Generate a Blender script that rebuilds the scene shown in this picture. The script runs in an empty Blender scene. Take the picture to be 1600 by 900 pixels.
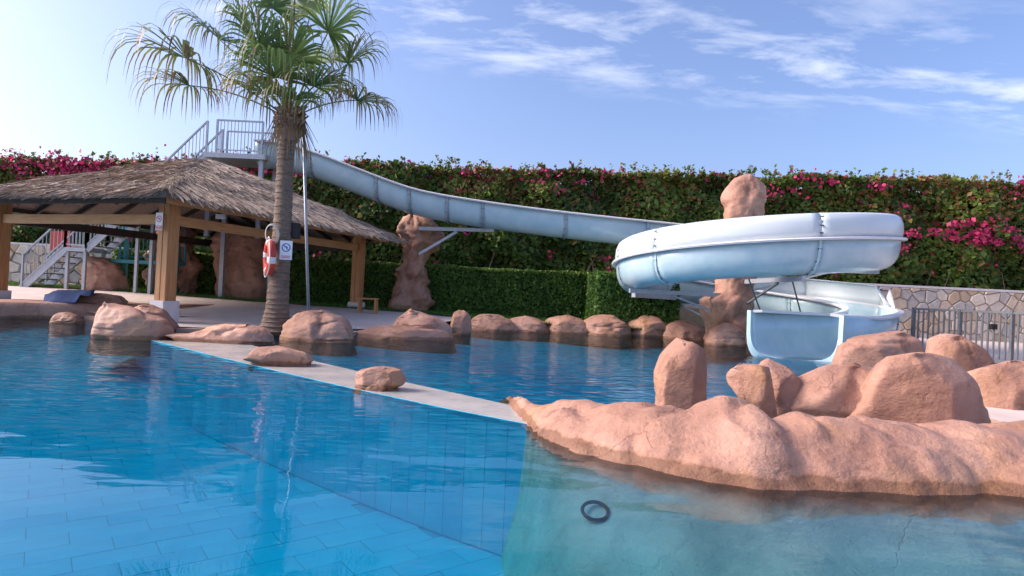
import bpy, bmesh, math, random
import numpy as np
from mathutils import Vector, Matrix, noise
from mathutils.geometry import tessellate_polygon
random.seed(7); rng = np.random.default_rng(7)
SC = bpy.context.scene
COL = SC.collection
R = math.radians

# ------------------------------------------------------------------ camera
F = 940.0                                   # focal length in pixels of the 1600x900 photograph
EYE = Vector((0.0, 0.0, 1.15))              # water level is z = 0
ROLL, PITCH = R(2.7), math.atan(10 / F)
FWD = Vector((0, math.cos(PITCH), math.sin(PITCH)))
UP0 = Vector((0, -math.sin(PITCH), math.cos(PITCH)))
RIGHT = math.cos(ROLL) * Vector((1, 0, 0)) + math.sin(ROLL) * UP0
UP = math.cos(ROLL) * UP0 - math.sin(ROLL) * Vector((1, 0, 0))
cd = bpy.data.cameras.new('camera'); cam = bpy.data.objects.new('camera', cd); COL.objects.link(cam)
cd.sensor_width = 36; cd.lens = F / 1600 * 36; cd.clip_end = 2000; cd.clip_start = 0.05
m = Matrix.Identity(4)
for i in range(3):
    m[i][0], m[i][1], m[i][2], m[i][3] = RIGHT[i], UP[i], -FWD[i], EYE[i]
cam.matrix_world = m
SC.camera = cam

def PX(px, py, y=None, z=None):
    """a photograph pixel -> the point on its ray at distance y, or on the level z"""
    d = FWD + RIGHT * ((px - 800) / F) - UP * ((py - 450) / F)
    t = (y - EYE.y) / d.y if y is not None else (z - EYE.z) / d.z
    return EYE + d * t

# ------------------------------------------------------------------ world, sun, exposure
SUN_EL, SUN_AZ = 34.0, -90.0                # azimuth measured from +Y (view axis), negative = left
w = bpy.data.worlds.new('World'); SC.world = w; w.use_nodes = True
nt = w.node_tree; nt.nodes.clear()
def N(t, **k):
    n = nt.nodes.new(t)
    for a, b in k.items(): setattr(n, a, b)
    return n
L = lambda a, b: nt.links.new(a, b)
sky = N('ShaderNodeTexSky', sky_type='NISHITA', sun_disc=False)
sky.sun_elevation = R(SUN_EL); sky.sun_rotation = R(SUN_AZ)
sky.air_density = 1.0; sky.dust_density = 3.6; sky.ozone_density = 2.5; sky.altitude = 0
tint = N('ShaderNodeMix', data_type='RGBA', blend_type='MULTIPLY'); tint.inputs[0].default_value = 1
tint.inputs[7].default_value = (0.95, 0.95, 1.13, 1)
L(sky.outputs[0], tint.inputs[6])
# thin wind-torn cirrus: noise on a flat cloud layer overhead
tc = N('ShaderNodeTexCoord'); sep = N('ShaderNodeSeparateXYZ'); L(tc.outputs['Generated'], sep.inputs[0])
zz = N('ShaderNodeMath', operation='ADD'); zz.inputs[1].default_value = 0.12; L(sep.outputs[2], zz.inputs[0])
zm = N('ShaderNodeMath', operation='MAXIMUM'); zm.inputs[1].default_value = 0.05; L(zz.outputs[0], zm.inputs[0])
dx = N('ShaderNodeMath', operation='DIVIDE'); L(sep.outputs[0], dx.inputs[0]); L(zm.outputs[0], dx.inputs[1])
dy = N('ShaderNodeMath', operation='DIVIDE'); L(sep.outputs[1], dy.inputs[0]); L(zm.outputs[0], dy.inputs[1])
cmb = N('ShaderNodeCombineXYZ'); L(dx.outputs[0], cmb.inputs[0]); L(dy.outputs[0], cmb.inputs[1])
mp = N('ShaderNodeMapping'); mp.inputs['Rotation'].default_value = (0, 0, R(-30)); mp.inputs['Scale'].default_value = (0.55, 1.25, 1)
mp.inputs['Location'].default_value = (0.35, 0.2, 0); L(cmb.outputs[0], mp.inputs[0])
n1 = N('ShaderNodeTexNoise'); n1.inputs['Scale'].default_value = 4.2; n1.inputs['Detail'].default_value = 9; n1.inputs['Roughness'].default_value = 0.62; n1.inputs['Distortion'].default_value = 0.25
n2 = N('ShaderNodeTexNoise'); n2.inputs['Scale'].default_value = 0.75; n2.inputs['Detail'].default_value = 2
L(mp.outputs[0], n1.inputs['Vector']); L(mp.outputs[0], n2.inputs['Vector'])
r1 = N('ShaderNodeMapRange'); r1.inputs[1].default_value = 0.49; r1.inputs[2].default_value = 0.78; L(n1.outputs[0], r1.inputs[0])
r2 = N('ShaderNodeMapRange'); r2.inputs[1].default_value = 0.47; r2.inputs[2].default_value = 0.62; L(n2.outputs[0], r2.inputs[0])
sb = N('ShaderNodeSeparateXYZ'); L(mp.outputs[0], sb.inputs[0])          # the cirrus lies in one long drifting band
bw = N('ShaderNodeMath', operation='MULTIPLY_ADD'); L(n2.outputs[0], bw.inputs[0]); bw.inputs[1].default_value = 1.6; L(sb.outputs[1], bw.inputs[2])
bd = N('ShaderNodeMath', operation='SUBTRACT'); L(bw.outputs[0], bd.inputs[0]); bd.inputs[1].default_value = 2.62
ba = N('ShaderNodeMath', operation='ABSOLUTE'); L(bd.outputs[0], ba.inputs[0])
r3 = N('ShaderNodeMapRange'); r3.inputs[1].default_value = 0.6; r3.inputs[2].default_value = 0.1; L(ba.outputs[0], r3.inputs[0])
cm = N('ShaderNodeMath', operation='MULTIPLY'); L(r1.outputs[0], cm.inputs[0]); L(r3.outputs[0], cm.inputs[1])
cs = N('ShaderNodeMath', operation='MULTIPLY'); cs.inputs[1].default_value = 0.75; L(cm.outputs[0], cs.inputs[0])
cmix = N('ShaderNodeMix', data_type='RGBA'); L(cs.outputs[0], cmix.inputs[0]); L(tint.outputs[2], cmix.inputs[6])
cmix.inputs[7].default_value = (5.6, 5.7, 6.1, 1)
bg = N('ShaderNodeBackground'); bg.inputs[1].default_value = 0.15
L(cmix.outputs[2], bg.inputs[0])
wo = N('ShaderNodeOutputWorld'); L(bg.outputs[0], wo.inputs[0])

sd = bpy.data.lights.new('sun', 'SUN'); sun = bpy.data.objects.new('sun', sd); COL.objects.link(sun)
sd.energy = 3.4; sd.angle = R(24); sd.color = (1.0, 0.84, 0.73)
to_sun = Vector((math.sin(R(SUN_AZ)) * math.cos(R(SUN_EL)), math.cos(R(SUN_AZ)) * math.cos(R(SUN_EL)), math.sin(R(SUN_EL))))
sun.rotation_euler = to_sun.to_track_quat('Z', 'Y').to_euler()
vs = SC.view_settings
SC.display_settings.display_device = 'sRGB'
vs.view_transform = 'Standard'; vs.look = 'None'; vs.gamma = 1; vs.use_curve_mapping = False
vs.exposure = 0.70
SC.cycles.max_bounces = 8; SC.cycles.transparent_max_bounces = 12
SC.cycles.use_denoising = True

# ------------------------------------------------------------------ helpers
def tag(o, label=None, cat=None, group=None, kind=None):
    for k, v in (('label', label), ('category', cat), ('group', group), ('kind', kind)):
        if v: o[k] = v
    return o
def link(name, me, mat=None, parent=None, smooth=False, mw=None):
    o = bpy.data.objects.new(name, me); COL.objects.link(o)
    if mat is not None and len(me.materials) == 0: me.materials.append(mat)
    if smooth:
        me.polygons.foreach_set('use_smooth', [True] * len(me.polygons))
    if parent is not None:
        o.parent = parent
        o.matrix_parent_inverse = parent.matrix_basis.inverted()
    return o
def mesh(name, V, Fc, mat=None, parent=None, smooth=False):
    me = bpy.data.meshes.new(name); me.from_pydata([tuple(v) for v in V], [], [tuple(f) for f in Fc]); me.update()
    return link(name, me, mat, parent, smooth)
def empty(name, loc, label, cat, group=None):
    o = bpy.data.objects.new(name, None); COL.objects.link(o); o.location = loc; o.empty_display_size = 0.2
    o.matrix_basis  # keep
    return tag(o, label, cat, group)
class MB:
    """collects shapes of ONE part"""
    def __init__(s): s.V = []; s.F = []
    def add(s, V, Fc):
        b = len(s.V); s.V += [tuple(v) for v in V]; s.F += [tuple(i + b for i in f) for f in Fc]; return s
    def box(s, a, b):
        x0, y0, z0 = a; x1, y1, z1 = b
        return s.add([(x0,y0,z0),(x1,y0,z0),(x1,y1,z0),(x0,y1,z0),(x0,y0,z1),(x1,y0,z1),(x1,y1,z1),(x0,y1,z1)],
                     [(3,2,1,0),(4,5,6,7),(0,1,5,4),(1,2,6,5),(2,3,7,6),(3,0,4,7)])
    def bar(s, p, q, wd, ht, up=Vector((0,0,1))):
        p = Vector(p); q = Vector(q); d = (q - p).normalized()
        sx = d.cross(up)
        if sx.length < 1e-4: sx = d.cross(Vector((0, 1, 0)))
        sx.normalize(); u = sx.cross(d)
        V = [c + sx * (i * wd / 2) + u * (j * ht / 2) for c in (p, q) for i, j in ((-1,-1),(1,-1),(1,1),(-1,1))]
        return s.add(V, [(3,2,1,0),(4,5,6,7),(0,1,5,4),(1,2,6,5),(2,3,7,6),(3,0,4,7)])
    def tube(s, pts, rad, n=8, closed=False):
        pts = [Vector(p) for p in pts]; k = len(pts)
        rad = rad if isinstance(rad, (list, tuple)) else [rad] * k
        V = []; ref = None
        for i, p in enumerate(pts):
            a = pts[(i - 1) % k] if (closed or i > 0) else p
            b = pts[(i + 1) % k] if (closed or i < k - 1) else p
            d = (b - a).normalized()
            if ref is None: ref = Vector((0, 0, 1)) if abs(d.z) < 0.9 else Vector((1, 0, 0))
            x = d.cross(ref).normalized(); yv = x.cross(d).normalized(); ref = yv
            V += [p + (x * math.cos(t) + yv * math.sin(t)) * rad[i] for t in [2 * math.pi * j / n for j in range(n)]]
        Fc = []
        for i in range(k if closed else k - 1):
            for j in range(n):
                i2 = (i + 1) % k
                Fc.append((i*n + j, i*n + (j+1) % n, i2*n + (j+1) % n, i2*n + j))
        if not closed:
            Fc += [tuple(range(n))[::-1], tuple((k-1)*n + j for j in range(n))]
        return s.add(V, Fc)
    def build(s, name, mat, parent=None, smooth=False, bevel=0):
        o = mesh(name, s.V, s.F, mat, parent, smooth)
        if bevel:
            b = o.modifiers.new('bevel', 'BEVEL'); b.width = bevel; b.segments = 2; b.limit_method = 'ANGLE'
        return o
def fbm(p, o=4, s=1.0):
    return noise.fractal(Vector(p) * s, 0.9, 2.1, o)

# ------------------------------------------------------------------ materials
MATS = {}
def mat(name, c1, c2=None, scale=4.0, rough=0.7, bump=0.0, bscale=None, detail=6, stretch=(1,1,1), spec=0.4, metal=0.0, attr=None, transl=0.0, wave=None, coat=0.0):
    if name in MATS: return MATS[name]
    mt = bpy.data.materials.new(name); mt.use_nodes = True; t = mt.node_tree; bs = t.nodes['Principled BSDF']; out = t.nodes['Material Output']
    bs.inputs['Roughness'].default_value = rough; bs.inputs['Specular IOR Level'].default_value = spec; bs.inputs['Metallic'].default_value = metal
    bs.inputs['Coat Weight'].default_value = coat
    co = t.nodes.new('ShaderNodeTexCoord'); mpn = t.nodes.new('ShaderNodeMapping'); mpn.inputs['Scale'].default_value = stretch
    t.links.new(co.outputs['Object'], mpn.inputs[0])
    col = None
    if c2 is not None:
        nz = t.nodes.new('ShaderNodeTexNoise'); nz.inputs['Scale'].default_value = scale; nz.inputs['Detail'].default_value = detail; nz.inputs['Roughness'].default_value = 0.6
        t.links.new(mpn.outputs[0], nz.inputs['Vector'])
        rp = t.nodes.new('ShaderNodeValToRGB'); rp.color_ramp.elements[0].position = 0.3; rp.color_ramp.elements[1].position = 0.7
        rp.color_ramp.elements[0].color = (*c1, 1); rp.color_ramp.elements[1].color = (*c2, 1)
        t.links.new(nz.outputs[0], rp.inputs[0]); col = rp.outputs[0]
    if attr:
        at = t.nodes.new('ShaderNodeAttribute'); at.attribute_name = attr
        if col is None: col = at.outputs['Color']
        else:
            mx = t.nodes.new('ShaderNodeMix'); mx.data_type = 'RGBA'; mx.blend_type = 'MULTIPLY'; mx.inputs[0].default_value = 1
            t.links.new(col, mx.inputs[6]); t.links.new(at.outputs['Color'], mx.inputs[7]); col = mx.outputs[2]
    if col is None: bs.inputs['Base Color'].default_value = (*c1, 1)
    else: t.links.new(col, bs.inputs['Base Color'])
    if bump:
        nb = t.nodes.new('ShaderNodeTexNoise'); nb.inputs['Scale'].default_value = bscale or scale * 3; nb.inputs['Detail'].default_value = 8; nb.inputs['Roughness'].default_value = 0.65
        t.links.new(mpn.outputs[0], nb.inputs['Vector'])
        bp = t.nodes.new('ShaderNodeBump'); bp.inputs['Strength'].default_value = bump; bp.inputs['Distance'].default_value = 0.05
        t.links.new(nb.outputs[0], bp.inputs['Height']); t.links.new(bp.outputs[0], bs.inputs['Normal'])
    if transl:
        tr = t.nodes.new('ShaderNodeBsdfTranslucent'); ms = t.nodes.new('ShaderNodeMixShader'); ms.inputs[0].default_value = transl
        if col is None: tr.inputs[0].default_value = (*c1, 1)
        else: t.links.new(col, tr.inputs[0])
        t.links.new(bs.outputs[0], ms.inputs[1]); t.links.new(tr.outputs[0], ms.inputs[2]); t.links.new(ms.outputs[0], out.inputs[0])
    MATS[name] = mt
    return mt

def rock_material(name='sandstone_render', submerged=False):
    mt = bpy.data.materials.new(name); mt.use_nodes = True; t = mt.node_tree; bs = t.nodes['Principled BSDF']
    lk = t.links.new
    co = t.nodes.new('ShaderNodeTexCoord')
    def nz(sc, de, ro=0.6, st=(1,1,1), dist=0.0):
        mpn = t.nodes.new('ShaderNodeMapping'); mpn.inputs['Scale'].default_value = st; lk(co.outputs['Object'], mpn.inputs[0])
        n = t.nodes.new('ShaderNodeTexNoise'); n.inputs['Scale'].default_value = sc; n.inputs['Detail'].default_value = de; n.inputs['Roughness'].default_value = ro; n.inputs['Distortion'].default_value = dist
        lk(mpn.outputs[0], n.inputs['Vector']); return n.outputs[0]
    def ramp(src, stops):
        r = t.nodes.new('ShaderNodeValToRGB'); e = r.color_ramp.elements
        while len(e) < len(stops): e.new(0.5)
        for el, (p, c) in zip(e, stops): el.position = p; el.color = (*c, 1)
        lk(src, r.inputs[0]); return r.outputs[0]
    base = ramp(nz(1.3, 5, 0.6), [(0.28, (0.28, 0.145, 0.10)), (0.5, (0.40, 0.215, 0.15)), (0.72, (0.54, 0.32, 0.235))])
    och = ramp(nz(0.9, 4, 0.6, (1.6, 1.6, 0.5)), [(0.55, (0, 0, 0)), (0.72, (1, 1, 1))])
    m1 = t.nodes.new('ShaderNodeMix'); m1.data_type = 'RGBA'; lk(base, m1.inputs[6]); m1.inputs[7].default_value = (0.50, 0.26, 0.11, 1)
    ml = t.nodes.new('ShaderNodeMath'); ml.operation = 'MULTIPLY'; ml.inputs[1].default_value = 0.6; lk(och, ml.inputs[0]); lk(ml.outputs[0], m1.inputs[0])
    # dark stains and pale scuffs
    st = ramp(nz(5.0, 8, 0.7, (1, 1, 0.6)), [(0.30, (0.55, 0.5, 0.48)), (0.46, (1, 1, 1)), (0.66, (1, 1, 1)), (0.8, (1.22, 1.2, 1.2))])
    m2 = t.nodes.new('ShaderNodeMix'); m2.data_type = 'RGBA'; m2.blend_type = 'MULTIPLY'; m2.inputs[0].default_value = 1
    lk(m1.outputs[2], m2.inputs[6]); lk(st, m2.inputs[7])
    dn = t.nodes.new('ShaderNodeTexNoise'); dn.inputs['Scale'].default_value = 1.6; dn.inputs['Detail'].default_value = 5; lk(co.outputs['Object'], dn.inputs['Vector'])
    va_ = t.nodes.new('ShaderNodeVectorMath'); va_.operation = 'MULTIPLY_ADD'; lk(dn.outputs['Color'], va_.inputs[0]); va_.inputs[1].default_value = (1.1, 1.1, 1.1); lk(co.outputs['Object'], va_.inputs[2])
    vo = t.nodes.new('ShaderNodeTexVoronoi'); vo.feature = 'DISTANCE_TO_EDGE'; vo.inputs['Scale'].default_value = 1.25; lk(va_.outputs[0], vo.inputs['Vector'])
    crk = t.nodes.new('ShaderNodeMapRange'); lk(vo.outputs['Distance'], crk.inputs[0]); crk.inputs[1].default_value = 0.0; crk.inputs[2].default_value = 0.014
    cmask = ramp(nz(1.1, 3), [(0.36, (0, 0, 0)), (0.52, (1, 1, 1))])
    cmx = t.nodes.new('ShaderNodeMath'); cmx.operation = 'MAXIMUM'; lk(crk.outputs[0], cmx.inputs[0]); lk(cmask, cmx.inputs[1])
    ck = ramp(cmx.outputs[0], [(0.0, (0.66, 0.60, 0.57)), (1.0, (1, 1, 1))])
    m4 = t.nodes.new('ShaderNodeMix'); m4.data_type = 'RGBA'; m4.blend_type = 'MULTIPLY'; m4.inputs[0].default_value = 1; lk(m2.outputs[2], m4.inputs[6]); lk(ck, m4.inputs[7])
    # pale scale left by the water just above its level
    sz = t.nodes.new('ShaderNodeSeparateXYZ'); lk(co.outputs['Object'], sz.inputs[0])
    wz = t.nodes.new('ShaderNodeMath'); wz.operation = 'MULTIPLY_ADD'; lk(nz(4, 5), wz.inputs[0]); wz.inputs[1].default_value = -0.12; lk(sz.outputs[2], wz.inputs[2])
    sc_ = ramp(wz.outputs[0], [(0.0, (0.55, 0.50, 0.42)), (0.012, (0.9, 0.86, 0.8)), (0.03, (1, 1, 1))])
    m5 = t.nodes.new('ShaderNodeMix'); m5.data_type = 'RGBA'; m5.blend_type = 'MULTIPLY'; m5.inputs[0].default_value = 1; lk(m4.outputs[2], m5.inputs[6]); lk(sc_, m5.inputs[7])
    m2 = m5; lk(m2.outputs[2], bs.inputs['Base Color'])
    bs.inputs['Roughness'].default_value = 0.6; bs.inputs['Specular IOR Level'].default_value = 0.35
    if submerged:                                    # the part below the waterline is coated with pale pool plaster
        sp = t.nodes.new('ShaderNodeSeparateXYZ'); lk(co.outputs['Object'], sp.inputs[0])
        wob = t.nodes.new('ShaderNodeMath'); wob.operation = 'MULTIPLY_ADD'; lk(nz(2.5, 4), wob.inputs[0]); wob.inputs[1].default_value = 0.16; lk(sp.outputs[2], wob.inputs[2])
        mr = t.nodes.new('ShaderNodeMapRange'); lk(wob.outputs[0], mr.inputs[0]); mr.inputs[1].default_value = -0.04; mr.inputs[2].default_value = 0.05
        m3 = t.nodes.new('ShaderNodeMix'); m3.data_type = 'RGBA'; lk(mr.outputs[0], m3.inputs[0])
        lk(ramp(nz(1.4, 5), [(0.3, (0.34, 0.38, 0.31)), (0.5, (0.56, 0.57, 0.47)), (0.7, (0.72, 0.70, 0.60))]), m3.inputs[6]); lk(m2.outputs[2], m3.inputs[7]); lk(m3.outputs[2], bs.inputs['Base Color'])
    b1 = t.nodes.new('ShaderNodeBump'); b1.inputs['Strength'].default_value = 0.8; b1.inputs['Distance'].default_value = 0.07
    lk(nz(3.0, 9, 0.66, (1, 1, 1.5), 0.15), b1.inputs['Height'])
    b2 = t.nodes.new('ShaderNodeBump'); b2.inputs['Strength'].default_value = 0.35; b2.inputs['Distance'].default_value = 0.012
    lk(nz(38, 6, 0.7), b2.inputs['Height']); lk(b1.outputs[0], b2.inputs['Normal'])
    b3 = t.nodes.new('ShaderNodeBump'); b3.inputs['Strength'].default_value = 0.4; b3.inputs['Distance'].default_value = 0.03; lk(cmx.outputs[0], b3.inputs['Height']); lk(b2.outputs[0], b3.inputs['Normal']); lk(b3.outputs[0], bs.inputs['Normal'])
    return mt
ROCK = rock_material()
WOOD = mat('varnished_timber', (0.36, 0.15, 0.05), (0.52, 0.26, 0.10), 3.0, 0.5, 0.25, 14, stretch=(6, 6, 0.6))
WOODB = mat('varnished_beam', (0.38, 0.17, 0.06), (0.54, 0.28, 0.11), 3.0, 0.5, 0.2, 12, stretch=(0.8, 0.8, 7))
DARKWOOD = mat('stained_and_shaded_timber', (0.025, 0.018, 0.015), (0.05, 0.035, 0.028), 5, 0.6)  # dark timber; on the back pavilion beams this colour stands in for shade
CONC = mat('painted_concrete', (0.55, 0.52, 0.52), (0.66, 0.62, 0.61), 5, 0.8, 0.15, 40)
FIBRE = mat('fibreglass', (0.36, 0.54, 0.61), (0.50, 0.64, 0.69), 2.2, 0.28, 0, spec=0.5, coat=0.3)
RIMW = mat('white_gelcoat_rim', (0.78, 0.77, 0.78), (0.7, 0.7, 0.72), 3, 0.35)
STEEL = mat('galvanised_steel', (0.34, 0.37, 0.41), (0.44, 0.47, 0.5), 9, 0.45, metal=0.4)
DKSTEEL = mat('dark_grey_steel', (0.09, 0.10, 0.115), (0.13, 0.14, 0.15), 8, 0.5)
TEAL = mat('teal_painted_steel', (0.03, 0.22, 0.27), (0.05, 0.28, 0.33), 6, 0.5)
BOLT = mat('dark_bolts', (0.10, 0.11, 0.13), None, rough=0.5, metal=0.6)
PAVE = mat('pale_pink_paving', (0.50, 0.41, 0.36), (0.62, 0.52, 0.47), 2.0, 0.8, 0.15, 30)
GRASS = mat('lawn_soil', (0.03, 0.06, 0.012), (0.05, 0.10, 0.02), 6, 0.9)
LEAF = mat('leaf', (0.1, 0.1, 0.1), None, rough=0.5, attr='tint', transl=0.3, spec=0.35)
FROND = mat('palm_leaf', (0.1, 0.1, 0.1), None, rough=0.45, attr='tint', transl=0.3, spec=0.4)
STRAW = mat('straw', (0.1, 0.1, 0.1), None, rough=0.85, attr='tint', spec=0.15)
THATCH = mat('thatch_mat', (0.20, 0.15, 0.12), (0.36, 0.28, 0.23), 14, 0.9, 0.8, 50)
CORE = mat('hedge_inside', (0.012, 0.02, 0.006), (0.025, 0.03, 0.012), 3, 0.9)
TRUNK = mat('palm_bark', (0.15, 0.10, 0.075), (0.32, 0.235, 0.175), 7, 0.85, 0.9, 16, stretch=(1, 1, 4))
FIBRES = mat('palm_boots', (0.16, 0.09, 0.06), (0.36, 0.25, 0.19), 9, 0.85, 0.6, 20)
STONE = mat('wall_stone', (0.1, 0.1, 0.1), (0.2, 0.2, 0.2), 5, 0.8)
MATS.pop('wall_stone')
STONES = [mat('wall_stone_%s' % n, c, tuple(min(1, v * 1.35) for v in c), 6, 0.8, 0.5, 18) for n, c in
          (('cream', (0.46, 0.37, 0.28)), ('buff', (0.40, 0.30, 0.21)), ('grey', (0.36, 0.33, 0.30)), ('pale', (0.52, 0.45, 0.37)))]
MORTAR = mat('mortar', (0.30, 0.24, 0.19), (0.40, 0.33, 0.26), 8, 0.9, 0.3, 40)
TILE = [mat('pool_tile_%s' % n, c, tuple(v * 1.12 for v in c), 2.0, 0.35) for n, c in (('blue', (0.02, 0.58, 0.78)), ('azure', (0.025, 0.61, 0.80)), ('sky', (0.03, 0.64, 0.82)))]
GROUT = mat('pool_grout', (0.015, 0.46, 0.66), (0.02, 0.50, 0.69), 6, 0.8)
BASIN = mat('pool_plaster', (0.015, 0.54, 0.76), (0.02, 0.60, 0.80), 1.2, 0.5)
WEIRTOP = mat('wet_weir_screed', (0.36, 0.37, 0.35), (0.58, 0.52, 0.48), 2.2, 0.16, 0.15, 12)
REDM = mat('red_plastic', (0.55, 0.045, 0.03), (0.62, 0.07, 0.045), 5, 0.5)
WHITE = mat('white_paint', (0.75, 0.75, 0.76), None, rough=0.5)
SIGNW = mat('sign_white', (0.72, 0.75, 0.80), None, rough=0.4)
SIGNR = mat('sign_red', (0.55, 0.03, 0.03), None, rough=0.4)
SIGNB = mat('sign_blue', (0.02, 0.10, 0.35), None, rough=0.4)
BLACK = mat('black_plastic', (0.015, 0.015, 0.018), None, rough=0.5)
BLUE = mat('navy_fabric', (0.012, 0.035, 0.12), (0.02, 0.055, 0.17), 8, 0.85, 0.3, 30)
ROPE = mat('white_rope', (0.62, 0.58, 0.52), None, rough=0.8)

def water_material():
    mt = bpy.data.materials.new('pool_water'); mt.use_nodes = True; t = mt.node_tree; t.nodes.clear(); lk = t.links.new
    out = t.nodes.new('ShaderNodeOutputMaterial'); co = t.nodes.new('ShaderNodeTexCoord')
    def nz(sc, st, de, dist=0.0):
        mpn = t.nodes.new('ShaderNodeMapping'); mpn.inputs['Scale'].default_value = st; mpn.inputs['Rotation'].default_value = (0, 0, R(8)); lk(co.outputs['Object'], mpn.inputs[0])
        n = t.nodes.new('ShaderNodeTexNoise'); n.inputs['Scale'].default_value = sc; n.inputs['Detail'].default_value = de; n.inputs['Roughness'].default_value = 0.45; n.inputs['Distortion'].default_value = dist
        lk(mpn.outputs[0], n.inputs['Vector']); return n.outputs[0]
    b1 = t.nodes.new('ShaderNodeBump'); b1.inputs['Strength'].default_value = 1.0; b1.inputs['Distance'].default_value = 0.024
    lk(nz(0.9, (0.7, 1.3, 1), 1.0, 0.4), b1.inputs['Height'])
    b2 = t.nodes.new('ShaderNodeBump'); b2.inputs['Strength'].default_value = 1.0; b2.inputs['Distance'].default_value = 0.006
    lk(nz(4.5, (0.6, 1.5, 1), 2.0, 0.3), b2.inputs['Height'])
    sp_ = t.nodes.new('ShaderNodeSeparateXYZ'); lk(co.outputs['Object'], sp_.inputs[0])
    mr = t.nodes.new('ShaderNodeMapRange'); lk(sp_.outputs[1], mr.inputs[0]); mr.inputs[1].default_value = 4.0; mr.inputs[2].default_value = 10.0; mr.inputs[3].default_value = 0.002; mr.inputs[4].default_value = 0.035
    lk(mr.outputs[0], b2.inputs['Distance']); lk(b1.outputs[0], b2.inputs['Normal'])
    fr = t.nodes.new('ShaderNodeFresnel'); fr.inputs['IOR'].default_value = 1.32; lk(b2.outputs[0], fr.inputs['Normal'])
    tr = t.nodes.new('ShaderNodeBsdfTransparent'); gl = t.nodes.new('ShaderNodeBsdfGlossy'); gl.inputs['Roughness'].default_value = 0.015
    lk(b2.outputs[0], gl.inputs['Normal'])
    ms = t.nodes.new('ShaderNodeMixShader'); lk(fr.outputs[0], ms.inputs[0]); lk(tr.outputs[0], ms.inputs[1]); lk(gl.outputs[0], ms.inputs[2])
    lk(ms.outputs[0], out.inputs['Surface'])
    va = t.nodes.new('ShaderNodeVolumeAbsorption'); va.inputs['Color'].default_value = (0.10, 0.968, 0.985, 1); va.inputs['Density'].default_value = 0.75
    lk(va.outputs[0], out.inputs['Volume'])
    return mt
WATER = water_material()

def set_tint(me, cols):
    """cols: (n_vertices, 3)"""
    a = me.color_attributes.new('tint', 'FLOAT_COLOR', 'POINT')
    c = np.ones((len(cols), 4), dtype=np.float32); c[:, :3] = cols
    a.data.foreach_set('color', c.ravel())
def quads_mesh(name, V, cols, mat_, parent=None, nv=4):
    """V (n, nv, 3) one face each, cols (n,3) -> one mesh"""
    n = len(V); me = bpy.data.meshes.new(name)
    me.vertices.add(n * nv); me.vertices.foreach_set('co', np.asarray(V, dtype=np.float32).ravel())
    me.loops.add(n * nv); me.loops.foreach_set('vertex_index', np.arange(n * nv, dtype=np.int32))
    me.polygons.add(n); me.polygons.foreach_set('loop_start', np.arange(0, n * nv, nv, dtype=np.int32))
    me.polygons.foreach_set('loop_total', np.full(n, nv, dtype=np.int32))
    me.update(calc_edges=True); set_tint(me, np.repeat(np.asarray(cols), nv, axis=0))
    return link(name, me, mat_, parent)
def leaves(P, out, size, cols, aspect=0.62, spread=0.9):
    """diamond leaves at P (n,3) facing roughly 'out' (n,3)"""
    n = len(P); nrm = out + rng.normal(0, spread, (n, 3)); nrm /= np.linalg.norm(nrm, axis=1)[:, None] + 1e-9
    t = rng.normal(0, 1, (n, 3)); t -= (t * nrm).sum(1)[:, None] * nrm; t /= np.linalg.norm(t, axis=1)[:, None] + 1e-9
    b = np.cross(nrm, t); s = (size * np.clip(rng.lognormal(0, .38, n), .45, 2.0))[:, None]
    return np.stack([P - t * s * 0.5, P + b * s * 0.5 * aspect + nrm * s * 0.08, P + t * s * 0.5, P - b * s * 0.5 * aspect + nrm * s * 0.08], 1), cols
def vnoise(P, s, seed=0):
    """cheap smooth value noise for arrays, roughly -1..1"""
    a = np.zeros(len(P)); r = np.random.default_rng(seed)
    for k in range(7):
        d = r.normal(0, 1, 3); d /= np.linalg.norm(d); a += np.sin((P @ d) * s * r.uniform(0.6, 1.9) + r.uniform(0, 6.28))
    return a / 3.2

# ------------------------------------------------------------------ ground, pool
def ramp01(a, b, v):
    t = min(1, max(0, (v - a) / (b - a))); return t * t * (3 - 2 * t)
def ground_z(x, y):
    top = np.interp(x, [-20, -13, -8.7, 0, 8], [0.66, 0.62, 0.48, 0.30, 0.22])
    return 0.12 + (top - 0.12) * ramp01(13.5, 20.5, y)
e = lambda a, b: PX(a, b, z=0.0).to_2d()
edge_far = [Vector((-40, 17.2)), e(-160, 480), e(0, 486), e(110, 497), e(235, 509), e(262, 520), e(400, 524), e(548, 526), e(735, 514), e(860, 514), e(1000, 519), e(1110, 528),
            e(1210, 533), Vector((9.6, 15.2)), Vector((9.2, 11.5)), Vector((6.4, 8.6)), Vector((5.2, 7.5)), Vector((4.95, 5.7)), Vector((6, 4.6)), Vector((8, 3)), Vector((8, -9)), Vector((-40, -9))]
hole = edge_far
def tess(outer, holes, z, name, mat_, parent=None):
    loops = [[Vector((p[0], p[1], 0)) for p in outer]] + [[Vector((p[0], p[1], 0)) for p in h] for h in holes]
    tris = tessellate_polygon(loops); V = [p for l in loops for p in l]
    Fc = []
    for t in tris:
        a, b, c = (V[i] for i in t)
        Fc.append(t if (b - a).cross(c - a).z > 0 else t[::-1])
    return mesh(name, [(v.x, v.y, z) for v in V], Fc, mat_, parent)
deck = tess([(-300, -60), (300, -60), (300, 400), (-300, 400)], [hole], 0.10, 'ground', PAVE); tag(deck, kind='structure')
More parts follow.
